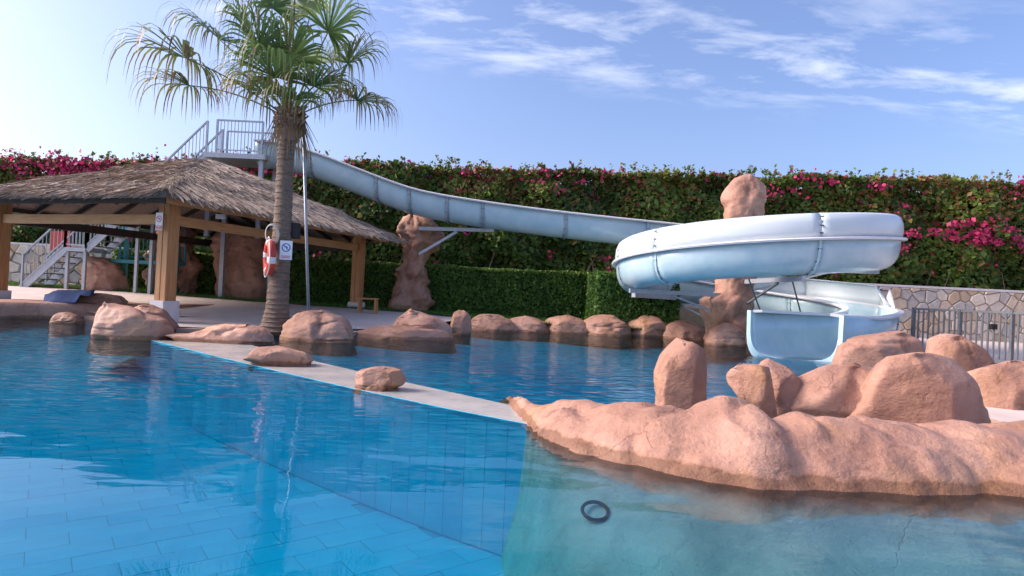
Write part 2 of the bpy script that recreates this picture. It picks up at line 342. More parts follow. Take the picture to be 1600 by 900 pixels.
# gently rising paving and lawn behind the pool: a grid laid over the flat sheet
def terrain(name, mt, x0, x1, y0, y1, dz, cond=None):
    nx, ny = 60, 30; V = []; Fc = []
    for j in range(ny + 1):
        for i in range(nx + 1):
            x = x0 + (x1 - x0) * i / nx; f = j / ny
            ya = y0(x) if callable(y0) else y0; y = ya + (y1 - ya) * f
            V.append((x, y, ground_z(x, y) + dz))
    for j in range(ny):
        for i in range(nx): Fc.append((j*(nx+1)+i, j*(nx+1)+i+1, (j+1)*(nx+1)+i+1, (j+1)*(nx+1)+i))
    return tag(mesh(name, V, Fc, mt, None, True), kind='structure')
def pool_edge(x):
    ex = [p[0] for p in edge_far[:14]]; ey = [p[1] for p in edge_far[:14]]
    return float(np.interp(x, ex, ey)) + .01 if x < 9.6 else 13.55
terrain('paving', PAVE, -39.9, 45, pool_edge, 30, 0.004)
def lawn_front(x): return float(np.interp(x, [-30, -16, -12, -8.5, -3, -1, 3, 9, 40], [20.2, 20.2, 20.4, 20.6, 20.3, 18.9, 18.9, 19.2, 19.2]))
lawn = terrain('lawn', GRASS, -30, 9, lawn_front, 26, 0.02)
gp = []
for _ in range(26000):
    x = random.uniform(-19, 9); y = lawn_front(x) + random.uniform(0.02, 2.6) ** 1.0
    gp.append((x, y, ground_z(x, y) + 0.02))
gp = np.array(gp); n = len(gp); hgt = rng.uniform(0.04, 0.11, n)[:, None]; a = rng.uniform(0, 6.28, n)
sx = np.stack([np.cos(a), np.sin(a), 0 * a], 1) * 0.012; tip = np.stack([rng.normal(0, .02, n), rng.normal(0, .02, n), hgt[:, 0]], 1)
gc = np.stack([rng.uniform(.05, .10, n), rng.uniform(.13, .22, n), rng.uniform(.015, .035, n)], 1)
g = quads_mesh('grass', np.stack([gp - sx, gp + sx, gp + tip], 1), gc, LEAF, None, 3)
tag(g, 'short green grass strip in front of the clipped hedge', 'grass', kind='stuff')

FLOOR_Z = -1.25
pool = tess(hole, [], FLOOR_Z, 'pool_basin', GROUT); tag(pool, kind='structure')
wv = []; wf = []
for i, p in enumerate(hole):
    wv += [(p[0], p[1], -0.06), (p[0], p[1], FLOOR_Z - 0.02)]
k = len(hole)
for i in range(k): j = (i + 1) % k; wf.append((2*i, 2*i+1, 2*j+1, 2*j))
mesh('basin_wall', wv, wf, BASIN, pool)
mesh('pool_kerb', [(v[0], v[1], .10 if q % 2 == 0 else -.06) for q, v in enumerate(wv)], wf, mat('kerb_render', (0.30, 0.19, 0.14), (0.42, 0.29, 0.22), 3, 0.8, 0.4, 20), pool)
# floor tiles, diagonal running bond; single tiles where they can be made out, a tiled sheet farther off
ang = R(38); ca, sa = math.cos(ang), math.sin(ang); TW, TH = 0.62, 0.31
weir_lo = [PX(a, b, z=0.0).to_2d() for a, b in ((215, 527), (245, 534), (350, 560), (450, 584), (550, 607), (700, 639), (830, 664), (905, 690))]
weir_hi = [PX(a, b, z=0.0).to_2d() for a, b in ((300, 520), (380, 536), (480, 562), (640, 599), (800, 634), (900, 655))]
def left_of_weir(x, y):
    for a, b in zip(weir_lo[:-1], weir_lo[1:]):
        if min(a[0], b[0]) <= x <= max(a[0], b[0]):
            return y < a[1] + (b[1] - a[1]) * (x - a[0]) / (b[0] - a[0]) + 0.12
    return True
tmesh = []
for mt in TILE:
    b = MB(); b.box((-TW/2 + .003, -TH/2 + .003, 0), (TW/2 - .003, TH/2 - .003, 0.005)); me = bpy.data.meshes.new('tile'); me.from_pydata(b.V, [], b.F); me.materials.append(mt); tmesh.append(me)
cells = []
for i in range(-40, 41):
    for j in range(-80, 81):
        u = (i + (0.5 if j % 2 else 0)) * TW; v = j * TH
        x = u * ca - v * sa; y = u * sa + v * ca + 3
        if -12 < x < 1.8 and 0.6 < y < 11.5 and left_of_weir(x, y): cells.append((math.hypot(x + .5, y - 2.6), x, y))
cells.sort(); farV = MB()
for q, (d, x, y) in enumerate(cells):
    if q < 300:
        o = bpy.data.objects.new('tile', tmesh[random.choice((0, 1, 1, 2))]); COL.objects.link(o)
        o.location = (x, y, FLOOR_Z + 0.002 + random.uniform(0, .003)); o.rotation_euler = (0, 0, ang); o.parent = pool
    else:
        c = [(x + a * ca - b * sa, y + a * sa + b * ca, FLOOR_Z + .006) for a, b in ((-TW/2+.005, -TH/2+.005), (TW/2-.005, -TH/2+.005), (TW/2-.005, TH/2-.005), (-TW/2+.005, TH/2-.005))]
        farV.add(c, [(0, 1, 2, 3)])
ft = farV.build('far_floor_tiles', TILE[1], pool); ft['kind'] = 'stuff'
back = tess([p for p in hole], [], FLOOR_Z + 0.006, 'floor_screed', BASIN, pool)
# (screed only where no tiles lie: lift it for the second pool by clipping to that side)
bpy.data.objects.remove(back)
sec = [weir_hi[0], weir_hi[1], weir_hi[2], weir_hi[3], weir_hi[4], weir_hi[5], Vector((2.5, 4.5)), Vector((4.9, 5.7)), Vector((5.2, 7.5)), Vector((6.4, 8.6)), Vector((9.2, 11.5)), Vector((9.6, 15.2))] + [hole[i] for i in (12, 11, 10, 9, 8, 7, 6)]
def dist_poly(x, y, pl):
    p = Vector((x, y)); best = 99
    for a, b in zip(pl[:-1], pl[1:]):
        d = b - a; t = max(0, min(1, (p - a).dot(d) / d.length_squared)); best = min(best, (p - (a + d * t)).length)
    return best
def sloped_floor(name, x0, x1, y0, y1, fz, keep, n1=70, n2=60):
    V = []; Fc = []
    for j in range(n2 + 1):
        for i in range(n1 + 1):
            x = x0 + (x1 - x0) * i / n1; y = y0 + (y1 - y0) * j / n2; V.append((x, y, fz(x, y)))
    for j in range(n2):
        for i in range(n1):
            q = (j*(n1+1)+i, j*(n1+1)+i+1, (j+1)*(n1+1)+i+1, (j+1)*(n1+1)+i)
            if keep(*V[q[0]][:2]): Fc.append(q)
    return mesh(name, V, Fc, BASIN, pool, True)
bank = [Vector(p) for p in edge_far[:14]]
def right_of_weir(x, y): return not left_of_weir(x, y - .45)
sloped_floor('splash_pool_floor', -8.5, 9.8, 4.2, 21.6, lambda x, y: -.20 - .75 * ramp01(0, 9, dist_poly(x, y, bank)), lambda x, y: x > .35 or right_of_weir(x, y))  # floor shape made up: rises to the bank so sunlit plaster brightens far water
sloped_floor('sloping_floor', -40, -4.2, 8.6, 18.6, lambda x, y: -.18 - (-.15 - FLOOR_Z) * ramp01(0, 1, (pool_edge(x) - y) / max(.5, pool_edge(x) - 9.0)), lambda x, y: left_of_weir(x, y))  # slope added so a sunlit floor shows instead of the shaded basin wall
farleft = [Vector((-40, -9)), Vector((-12, -9)), Vector((-12, 8.7)), Vector((-40, 8.7))]
tess(farleft, [], FLOOR_Z + 0.02, 'pool_floor', BASIN, pool)
tess([Vector((-12, -9)), Vector((8, -9)), Vector((8, .62)), Vector((-12, .62))], [], FLOOR_Z + 0.02, 'pool_floor', BASIN, pool)

# weir between the pools
wr = empty('pool_weir', (0, 0, 0), 'long pale overflow wall dividing the two pools, blue tiles on its side', 'pool wall')
poly = weir_lo + weir_hi[::-1]
top = tess(poly, [], 0.004, 'weir_top', WEIRTOP, wr)
bv = []; bf = []
for p in poly: bv += [(p[0], p[1], 0.004), (p[0], p[1], FLOOR_Z)]
for i in range(len(poly)):
    j = (i + 1) % len(poly); bf.append((2*i, 2*i+1, 2*j+1, 2*j))
mesh('weir_body', bv, bf, GROUT, wr)
acc = 0.0; tw = 0.25
tb = []
for mt in TILE:
    b = MB(); b.box((-tw/2 + .003, -0.008, -1.22), (tw/2 - .003, 0.0, -0.05)); me = bpy.data.meshes.new('wall_tile'); me.from_pydata(b.V, [], b.F); me.materials.append(mt); tb.append(me)
for a, b in zip(weir_lo[:-1], weir_lo[1:]):
    d = b - a; ln = d.length; d = d / ln; nrm = Vector((d.y, -d.x))
    nn = max(1, round(ln / tw)); s = ln / nn
    for q in range(nn):
        c = a + d * (s * (q + .5))
        o = bpy.data.objects.new('tile', random.choice(tb)); COL.objects.link(o); o.parent = wr
        o.location = (c.x, c.y, 0); o.rotation_euler = (0, 0, math.atan2(d.y, d.x)); o.scale = (s / tw, 1, 1)

# water: closed body with a rippled surface
def offset(poly, r):
    out = []; k = len(poly)
    for i in range(k):
        a, b, c = poly[i-1], poly[i], poly[(i+1) % k]
        n1 = (b - a).normalized(); n2 = (c - b).normalized(); nn = Vector((n1.y + n2.y, -n1.x - n2.x))
        out.append(b + nn.normalized() * r)
    return out
area = sum(a[0]*b[1]-b[0]*a[1] for a, b in zip(hole, hole[1:] + hole[:1]))
wp = offset([Vector(p) for p in hole], 0.06 if area > 0 else -0.06)
loops = [[Vector((p[0], p[1], 0)) for p in wp]]
tr = tessellate_polygon(loops); V = [(p[0], p[1], 0.0) for p in wp] + [(p[0], p[1], FLOOR_Z - 0.3) for p in wp]; k = len(wp); Fc = []
for t in tr:
    a, b, c = (Vector(V[i]) for i in t)
    t = t if (b - a).cross(c - a).z > 0 else t[::-1]
    Fc.append(t); Fc.append(tuple(i + k for i in t[::-1]))
for i in range(k):
    j = (i + 1) % k; Fc.append((i, i + k, j + k, j) if area > 0 else (j, j + k, i + k, i))
wat = mesh('pool_water', V, Fc, WATER); tag(wat, kind='structure')

# ------------------------------------------------------------------ rocks
def prof_rock(name, rows, y, label, parent=None, dr=0.8, seed=0, rough=0.07, below=0.5, cat='rock', group=None, n=72, levels=48, facet=0.5, mt=None):
    """rows: (py, xl, xr) outline of the rock in the photograph, top to bottom, standing y metres off; round in plan, dr = depth/width"""
    pts = []
    for py, xl, xr in rows:
        a = PX(xl, py, y=y); b = PX(xr, py, y=y); pts.append(((a.z + b.z) / 2, (a.x + b.x) / 2, (b.x - a.x) / 2))
    z0, c0, h0 = pts[-1]; pts.append((z0 - below, c0, h0 * 1.03))
    zs = np.array([p[0] for p in pts])[::-1]; cs_ = np.array([p[1] for p in pts])[::-1]; hs = np.array([p[2] for p in pts])[::-1]
    wmax = hs.max(); V = []; Fc = []
    ztop, zbot = zs[-1], zs[0]
    off = Vector((seed * 3.17, seed * 1.31, seed * 0.77))
    cy = y + wmax * dr * 0.75
    rr = random.Random(seed * 7 + 3); planes = []
    for _ in range(20 if facet > .9 else 13):
        nv = Vector((rr.gauss(0, 1), rr.gauss(-.25, 1), abs(rr.gauss(.25, .7)))).normalized(); planes.append((nv, rr.uniform(.60, .86) if facet > .9 else rr.uniform(.66, .92)))
    cm_ = float(np.interp((ztop + zs[1]) / 2, zs, cs_)); zc_ = (ztop + zs[1]) / 2; hz_ = max(.05, (ztop - zs[1]) / 2); tall = hz_ > 1.3 * wmax
    for i in range(levels + 1):
        f = i / levels; z = zbot + (ztop - zbot) * f
        c = np.interp(z, zs, cs_); h = np.interp(z, zs, hs)
        zone = min(.42 * max(.05, ztop - zs[1]), .55 * wmax); edge = (ztop - z) / zone
        if edge < 1: h *= math.sqrt(max(0.0, 1 - (1 - edge) ** 2)) * 0.7 + 0.3   # rounded crown
        for j in range(n):
            t = 2 * math.pi * j / n; ct, st = math.cos(t), math.sin(t)
            k = (abs(ct) ** 2.6 + abs(st) ** 2.6) ** (-1 / 2.6)
            p = Vector((c + ct * k * h, cy + st * k * max(h, wmax * 0.35) * dr, z))
            q = p * (1.1 / max(wmax, .25)) + off
            cell = noise.voronoi(q * 1.15)[0]
            d = fbm(q, 5, 1.0) * rough * 1.3 + (abs(noise.noise(q * 0.8)) - 0.25) * rough * 1.6 * facet * 2 + (cell[1] - cell[0] - .3) * rough * 1.2
            d += noise.noise(q * 5.5) * rough * .22
            cr = noise.noise(Vector((q.x * .7, q.y * .7, q.z * 2.6)))
            d -= max(0, 0.10 - abs(cr)) * rough * 6
            r = Vector((ct, st * dr, 0.0)); r.normalize()
            p += r * d * wmax * 1.2 + Vector((0, 0, fbm(q + Vector((9, 2, 5)), 3, 1.0) * rough * wmax * (0.9 if 0 < i else 0)))
            if not tall:
                uu = Vector(((p.x - cm_) / wmax, (p.y - cy) / (wmax * dr), (p.z - zc_) / hz_ * .8))
                for nv, hh in planes:
                    ex_ = uu.dot(nv) - hh
                    if ex_ > 0: uu -= nv * ex_ * .9
                p = Vector((cm_ + uu.x * wmax, cy + uu.y * wmax * dr, zc_ + uu.z / .8 * hz_))
                q = p * (2.2 / max(wmax, .25)) + off; p += r * fbm(q, 4, 1.0) * rough * wmax * .35
            V.append(p)
    for i in range(levels):
        for j in range(n): Fc.append((i*n + j, i*n + (j+1) % n, (i+1)*n + (j+1) % n, (i+1)*n + j))
    tcen = sum((V[levels*n + j] for j in range(n)), Vector()) / n; V.append(tcen + Vector((0, 0, 0.02 * wmax)))
    Fc += [(levels*n + j, levels*n + (j+1) % n, len(V) - 1) for j in range(n)]
    o = mesh(name, V, Fc, mt or ROCK, parent, True)
    if parent is None: tag(o, label, cat, group)
    return o

def wy(px, py, z=0.0): return PX(px, py, z=z).y       # distance of a rock whose foot shows at that pixel
# -- far edge of the big pool (left)
prof_rock('boulder', [(471, 5, 22), (478, -20, 38), (492, -40, 50)], wy(10, 492), 'low pink rock on the pool edge beside the navy mat on the bench', seed=1, dr=.6, below=.28)
prof_rock('boulder', [(488, 82, 104), (496, 74, 116), (504, 68, 122)], wy(95, 505), 'thin wedge of pale rock lying in the water left of the big pink boulder', seed=2, dr=.6, below=.28)
prof_rock('boulder', [(474, 132, 160), (486, 118, 200), (502, 116, 250), (522, 115, 262), (531, 122, 258)], wy(180, 530), 'big pink boulder at the waterline below the timber post with the sign', seed=3, dr=.55, rough=.09, facet=.8, below=.28)
prof_rock('boulder', [(477, 205, 228), (488, 190, 252), (505, 185, 260)], wy(215, 520), 'pink rock lump leaning on the back of the big boulder below the signed post', seed=33, dr=.7, below=.28)
prof_rock('rock_slab', [(508, 350, 405), (516, 285, 420), (528, 245, 425), (538, 262, 425)], wy(340, 537), 'low layered pink slab where the overflow wall meets the palm bank', seed=4, dr=.45, rough=.10, below=.28)
prof_rock('boulder', [(484, 480, 512), (494, 446, 540), (512, 432, 548), (535, 424, 550)], wy(490, 534), 'rounded pink boulder with a sloping crest right of the palm trunk', seed=5, dr=.6, rough=.09, facet=.8, below=.28)
prof_rock('rock_slab', [(512, 575, 690), (520, 550, 705), (531, 545, 712)], wy(620, 530), 'long flat pink ledge between the palm boulder and the upright knob', seed=6, dr=.5, below=.28)
prof_rock('boulder', [(484, 625, 650), (494, 612, 684), (508, 608, 700), (522, 606, 702)], wy(650, 526), 'creased pink rock mound in front of the rock post holding up the flume', seed=7, dr=.7, rough=.1, below=.28)
prof_rock('boulder', [(485, 712, 728), (496, 703, 737), (512, 701, 738), (525, 704, 734)], wy(718, 524), 'narrow upright pink knob of rock at the corner of the splash pool', seed=8, dr=.8, below=.28)
# -- far edge of the splash pool
prof_rock('boulder', [(492, 748, 782), (503, 734, 800), (518, 726, 812)], wy(765, 518), 'low pink rock next to the upright knob on the splash pool edge', seed=9, below=.28)
prof_rock('boulder', [(495, 804, 838), (506, 788, 856), (519, 782, 868)], wy(820, 519), 'flattish pink rock backed by the lawn on the splash pool edge', seed=10, below=.28)
prof_rock('boulder', [(492, 872, 908), (503, 855, 922), (523, 848, 930)], wy(888, 522), 'round pink rock between the lawn and the clipped hedge block', seed=11, below=.28)
prof_rock('boulder', [(492, 932, 968), (503, 916, 984), (526, 910, 993)], wy(950, 525), 'round pink rock in front of the clipped hedge block', seed=12, below=.28)
prof_rock('boulder', [(493, 996, 1034), (504, 981, 1046), (528, 974, 1053)], wy(1012, 527), 'squarish pink rock with a cleft at the end of the hedge block', seed=13, below=.28)
prof_rock('boulder', [(503, 1060, 1098), (513, 1042, 1114), (533, 1034, 1124)], wy(1078, 531), 'low dark pink rock under the helix flume left of the centre rock column', seed=14, below=.28)
prof_rock('boulder', [(505, 1128, 1156), (516, 1116, 1168), (542, 1110, 1176)], wy(1140, 541), 'small creased rock at the foot of the centre rock column', seed=15, below=.28)
prof_rock('boulder', [(520, 1178, 1200), (530, 1168, 1212), (545, 1164, 1216)], wy(1190, 544) , 'small rock tucked between the centre rock column and the slide exit', seed=16, below=.28)
# -- stepping rocks on the weir
prof_rock('stepping_rock', [(545, 385, 450), (552, 364, 478), (562, 361, 483), (571, 385, 478)], wy(425, 573), 'flat pink stepping rock on the overflow wall closer to the palm', seed=17, dr=.55, below=.1, rough=.06, group=None)
prof_rock('stepping_rock', [(574, 575, 628), (582, 556, 637), (596, 550, 636), (610, 549, 620)], wy(590, 612), 'chunky pink stepping rock on the middle of the overflow wall', seed=18, dr=.6, below=.1, rough=.09, facet=.9)
# -- behind and right of the front ledge
prof_rock('boulder', [(529, 1052, 1092), (545, 1038, 1112), (575, 1030, 1124), (612, 1028, 1130), (630, 1030, 1130)], 5.9, 'upright rounded boulder standing behind the front rock ledge', seed=19, dr=.8, rough=.06, facet=.95, below=.9)
prof_rock('boulder', [(559, 1130, 1160), (575, 1133, 1215), (600, 1146, 1228), (630, 1165, 1230), (655, 1178, 1232)], 5.45, 'wedge shaped boulder leaning out over the water behind the front ledge', seed=20, dr=.7, rough=.07, facet=.95, below=.9)
prof_rock('boulder', [(563, 1205, 1228), (580, 1185, 1252), (605, 1180, 1268), (655, 1190, 1285)], 5.75, 'round shouldered boulder pressed against the leaning wedge boulder', seed=21, dr=.8, rough=.06, facet=.95, below=.9)
prof_rock('boulder', [(572, 1340, 1400), (585, 1290, 1440), (610, 1250, 1470), (645, 1225, 1500), (670, 1220, 1510)], 5.6, 'wide sloping rock mound between the leaning boulders and the tall tilted block', seed=22, dr=.5, rough=.07, facet=.95, below=.9)
prof_rock('boulder', [(551, 1405, 1500), (562, 1392, 1535), (600, 1380, 1562), (645, 1365, 1580), (668, 1355, 1590)], 5.35, 'tall tilted block of orange rock with a flat sloping top', seed=23, dr=.6, rough=.07, facet=.95, below=.9)
prof_rock('boulder', [(526, 1490, 1545), (540, 1468, 1560), (565, 1460, 1565), (600, 1455, 1570)], 7.6, 'creased orange rock in front of the dark bar fence', seed=24, dr=.7, rough=.1, facet=.95, below=.9)
prof_rock('rock_slab', [(560, 1550, 1640), (575, 1535, 1680), (600, 1530, 1700), (650, 1530, 1700)], 6.9, 'layered flat topped rock beside the paving below the fence', seed=25, dr=.5, rough=.08, facet=.95, below=.9)
prof_rock('boulder', [(519, 1400, 1455), (530, 1350, 1464), (548, 1325, 1468), (575, 1310, 1475)], 11.2, 'long smooth rock bank under the right curve of the slide', seed=26, dr=.5, rough=.05)
# -- rock pillars
prof_rock('rock_pillar', [(336, 622, 660), (345, 611, 676), (362, 609, 684), (378, 613, 682), (392, 622, 672), (408, 627, 662), (425, 622, 664), (442, 611, 666), (465, 610, 668), (486, 608, 670)], 21.3, 'hourglass shaped glossy pink rock pillar holding up the straight flume', seed=27, dr=.8, rough=.19, below=.3, cat='rock pillar', levels=46)
prof_rock('rock_pillar', [(345, 240, 282), (362, 228, 292), (385, 232, 290), (402, 226, 294), (430, 223, 295), (455, 226, 290), (478, 232, 286)], 21.2, 'pink rock pillar seen behind the signed timber post', seed=28, dr=.8, rough=.19, below=.3, cat='rock pillar', levels=40)
prof_rock('rock_pillar', [(350, 330, 395), (365, 326, 408), (395, 325, 412), (420, 330, 413), (466, 330, 412)], 21.4, 'wide block of pink rock under the slide tower behind the life ring', seed=29, dr=.6, rough=.10, below=.3, cat='rock pillar', levels=36)
prof_rock('boulder', [(397, 120, 138), (404, 119, 160), (412, 120, 172), (430, 119, 182), (451, 118, 189)], 20.3, 'pink rock with an overhanging nose beside the foot of the tower stairs', seed=30, dr=.7, rough=.12, below=.3)
colm = prof_rock('rock_pillar', [(269, 1152, 1200), (285, 1146, 1206), (310, 1140, 1207), (336, 1139, 1204), (380, 1142, 1200), (430, 1134, 1192), (458, 1128, 1186), (470, 1106, 1184), (500, 1108, 1190), (540, 1112, 1196)], 17.3, 'tall orange rock column rising through the middle of the helix slide', seed=31, dr=.8, rough=.09, below=.9, cat='rock pillar', levels=60)
# -- front ledge: a rounded ridge that carries on under water as a slope
def ledge_h(x, y):
    q = Vector((x, y, 0))
    # front line of the ridge in plan
    fx = [-0.6, 0.02, 0.26, 0.52, 0.75, 1.12, 1.6, 2.45, 3.3, 6.0]; fy = [6.9, 6.05, 4.98, 4.48, 4.26, 3.99, 3.80, 3.82, 3.88, 3.9]
    front = np.interp(x, fx, fy)
    d = y - front                                        # >0 : behind the waterline
    wobble = 0.07 * fbm((x * 1.3, y * 1.3, 3.0), 3)
    d += wobble
    cx = [0, .5, 1.0, 1.35, 1.62, 1.83, 1.98, 2.2, 2.5, 2.75, 3.1, 3.6, 4.2, 5]
    ch = [.10, .22, .31, .36, .45, .43, .30, .40, .37, .33, .325, .34, .36, .35]
    crest = np.interp(x, cx, ch)
    wid = np.interp(x, [0, .6, 1.2, 2, 5], [.45, .9, .75, .6, .7])
    if d < 0: z = 0.9 * d if d > -0.25 else -0.225 + 0.42 * (d + 0.25)
    elif d < wid: t = d / wid; z = crest * math.sin(t * math.pi / 2) ** 0.8
    else: t = min(1, (d - wid) / 0.9); z = crest - (crest + 0.35) * t * t
    if d < 0: z -= max(0, .42 + .05 * noise.noise(Vector((y * 1.5, 3, 1))) - x) * 1.9
    # fall away at the tip
    if x < 0.25: z -= (0.25 - x) ** 2 * 1.6
    rg = noise.noise(Vector((x * 1.6 + 5, y * 2.2, 2.0)))
    z += 0.045 * fbm((x * 2.0, y * 2.0, 1.0), 5) + 0.010 * noise.noise(q * 9) - max(0, .13 - abs(rg)) * .32 * (1 if d > 0 else .2)
    return z
V = []; Fc = []; nx, ny = 170, 130
for j in range(ny + 1):
    for i in range(nx + 1):
        x = -1.0 + 7.0 * i / nx; y = 1.6 + 5.8 * (j / ny); V.append((x, y, max(FLOOR_Z - .1, ledge_h(x, y))))
for j in range(ny):
    for i in range(nx):
        q = (j*(nx+1)+i, j*(nx+1)+i+1, (j+1)*(nx+1)+i+1, (j+1)*(nx+1)+i)
        if max(V[v][2] for v in q) > FLOOR_Z - .05: Fc.append(q)
led = mesh('rock_ledge', V, Fc, rock_material('ledge_render', True), None, True)
tag(led, 'long humped orange rock ledge in the foreground sloping down under the water', 'rock ledge')
lr = MB(); c = Vector((0.62, 4.0, ledge_h(0.62, 4.0) + 0.03))
lr.tube([c + Vector((math.cos(t) * .085, math.sin(t) * .07, math.sin(t) * .035)) for t in [2*math.pi*i/28 for i in range(28)]], .012, 8, True)
tag(lr.build('pool_light_ring', BLACK, None, True), 'small dark ring of an underwater lamp on the sunken rock slope', 'pool lamp')

# ------------------------------------------------------------------ stone walls
def clip_poly(poly, n, c):
    out = []
    for i in range(len(poly)):
        a, b = poly[i], poly[(i+1) % len(poly)]; da = a[0]*n[0]+a[1]*n[1]-c; db = b[0]*n[0]+b[1]*n[1]-c
        if da <= 0: out.append(a)
        if (da < 0 < db) or (db < 0 < da):
            t = da / (da - db); out.append((a[0]+(b[0]-a[0])*t, a[1]+(b[1]-a[1])*t))
    return out
def stone_wall(name, x0, x1, y, zb, zt, label, sx0, sx1, cell=0.40):
    root = empty(name, ((x0+x1)/2, y, zb), label, 'stone wall')
    MB().box((x0, y + .03, zb), (x1, y + .45, zt)).build('wall_core', MORTAR, root)
    MB().box((x0, y - .04, zt + .002), (x1, y + .5, zt + .09)).build('coping', CONC, root, bevel=.01)
    pts = []
    nx = int((sx1 - sx0) / cell); nz = int((zt - zb) / (cell * .85))
    for i in range(-1, nx + 1):
        for j in range(-1, nz + 1):
            pts.append((sx0 + (i + .5 + random.uniform(-.36, .36) + (.5 if j % 2 else 0)) * cell, zb + (j + .5 + random.uniform(-.36, .36)) * cell * .85))
    for p in pts:
        poly = [(sx0, zb + .01), (sx1, zb + .01), (sx1, zt - .01), (sx0, zt - .01)]
        for q in pts:
            if q is p or abs(q[0]-p[0]) > 1.3 or abs(q[1]-p[1]) > 1.3: continue
            n_ = (q[0]-p[0], q[1]-p[1]); ln = math.hypot(*n_); n_ = (n_[0]/ln, n_[1]/ln)
            poly = clip_poly(poly, n_, n_[0]*(p[0]+q[0])/2 + n_[1]*(p[1]+q[1])/2 - 0.012)
            if len(poly) < 3: break
        if len(poly) < 3: continue
        cx = sum(a[0] for a in poly)/len(poly); cz = sum(a[1] for a in poly)/len(poly); k = len(poly)
        d = random.uniform(.0, .055)
        V = [(a[0], y + .05, a[1]) for a in poly] + [(a[0], y + .015 - d, a[1]) for a in poly] + [(cx+(a[0]-cx)*.86, y - .012 - d, cz+(a[1]-cz)*.86) for a in poly]
        Fc = [(i, (i+1) % k, k + (i+1) % k, k + i)[::-1] for i in range(k)] + [(k+i, k+(i+1) % k, 2*k+(i+1) % k, 2*k+i)[::-1] for i in range(k)] + [tuple(2*k+i for i in range(k))]
        mesh('stone', V, Fc, random.choice(STONES), root)
    return root
stone_wall('stone_wall', 5.0, 40, 23.0, 0.1, 2.12, 'crazy stone wall with pale coping behind the slide exit and the bar fence', 11.6, 21.0, .46)
stone_wall('stone_wall', -45, -14.8, 23.0, 0.4, 2.15, 'crazy stone wall with pale coping beside the foot of the tower stairs', -21.5, -14.8, .44)

# ------------------------------------------------------------------ hedges
def clipped_hedge(name, x0, x1, y0, y1, z0, z1, nleaf, label):
    root = empty(name, ((x0+x1)/2, (y0+y1)/2, z0), label, 'hedge')
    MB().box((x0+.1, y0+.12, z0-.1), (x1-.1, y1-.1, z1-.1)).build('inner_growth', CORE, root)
    wx, wy_, h = x1-x0, y1-y0, z1-z0
    ar = np.array([wx*h, wx*wy_, wy_*h, wy_*h]); cnt = (nleaf * ar / ar.sum()).astype(int); Ps = []; Os = []
    for k, c in enumerate(cnt):
        u, v = rng.uniform(0, 1, c), rng.uniform(0, 1, c); dpt = np.abs(rng.normal(0, .05, c))
        if k == 0: P = np.stack([x0+u*wx, y0+dpt, z0+v*h], 1); O = [0, -1, .25]
        elif k == 1: P = np.stack([x0+u*wx, y0+v*wy_, z1-dpt], 1); O = [0, -.2, 1]
        else: P = np.stack([(x0+dpt if k == 2 else x1-dpt), y0+u*wy_, z0+v*h], 1); O = [-1 if k == 2 else 1, 0, .2]
        Ps.append(P); Os.append(np.tile(O, (c, 1)))
    P = np.concatenate(Ps); O = np.concatenate(Os)
    bumpv = vnoise(P, 2.2, 5); P = P + O * (bumpv * .05)[:, None]
    n = len(P); k = rng.uniform(0, 1, n)[:, None] * .6 + .4 * (vnoise(P, 3.5, 3)[:, None] * .5 + .5)
    c = np.array([.045, .11, .018]) * (1 - k) + np.array([.14, .27, .045]) * k
    newg_lit = (P[:, 2] > z1 - .12) & (rng.uniform(0, 1, n) < .55)
    c[newg_lit] = np.array([.17, .27, .045]) * rng.uniform(.75, 1.15, (newg_lit.sum(), 1))  # young top growth, its colour also brightened for the light on the edge
    Vq, c = leaves(P, O, .085, c)
    o = quads_mesh('foliage', Vq, c, LEAF, root); o['kind'] = 'stuff'
clipped_hedge('clipped_hedge', -14.6, 3.2, 22.0, 22.9, .25, 2.08, 52000, 'long low clipped green hedge running behind the pavilion to the flume')
clipped_hedge('clipped_hedge', 2.75, 5.4, 19.4, 22.6, .15, 2.02, 22000, 'clipped hedge block beside the left curve of the helix slide')

root = empty('bougainvillea_hedge', (0, 26, .3), 'tall wild bougainvillea hedge with magenta flowers along the back of the garden', 'hedge')
HX0, HX1, HY = -34.0, 34.0, 25.0
def htop(x): return np.interp(x, [-34, -19, -8, 0, 10, 21, 34], [5.7, 5.9, 6.45, 6.4, 6.7, 6.9, 7.0])
MBh = MB()
xs = np.linspace(HX0, HX1, 60)
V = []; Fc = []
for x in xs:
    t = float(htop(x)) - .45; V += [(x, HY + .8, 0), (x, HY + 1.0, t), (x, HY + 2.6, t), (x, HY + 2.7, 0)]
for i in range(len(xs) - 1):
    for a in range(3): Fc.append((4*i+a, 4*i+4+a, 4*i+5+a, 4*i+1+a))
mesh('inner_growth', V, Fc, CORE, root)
def hedge_cols(n, P, k=None):
    k = np.clip(.5 + .38 * vnoise(P, 1.1, 11) + rng.normal(0, .22, n), 0, 1)[:, None]
    c = np.array([.045, .095, .02]) * (1 - k) + np.array([.17, .26, .045]) * k
    hz = np.clip((P[:, 2] / htop(P[:, 0]) - .62) / .38, 0, 1)
    warm = rng.uniform(0, 1, n) < (.10 + .38 * hz * (vnoise(P, .9, 21) * .5 + .5))
    c[warm] = np.array([.28, .19, .045]) * rng.uniform(.55, 1.15, (warm.sum(), 1))
    red = rng.uniform(0, 1, n) < (.02 + .14 * hz)
    c[red] = np.array([.24, .045, .04]) * rng.uniform(.5, 1.2, (red.sum(), 1))
    yl = rng.uniform(0, 1, n) < .05; c[yl] = np.array([.17, .26, .04]) * rng.uniform(.7, 1.2, (yl.sum(), 1))
    return c
n = 105000
x = rng.uniform(HX0, HX1, n); tz = htop(x); z = .3 + (tz - .3) * rng.uniform(0, 1, n) ** .85
P = np.stack([x, np.full(n, HY), z], 1)
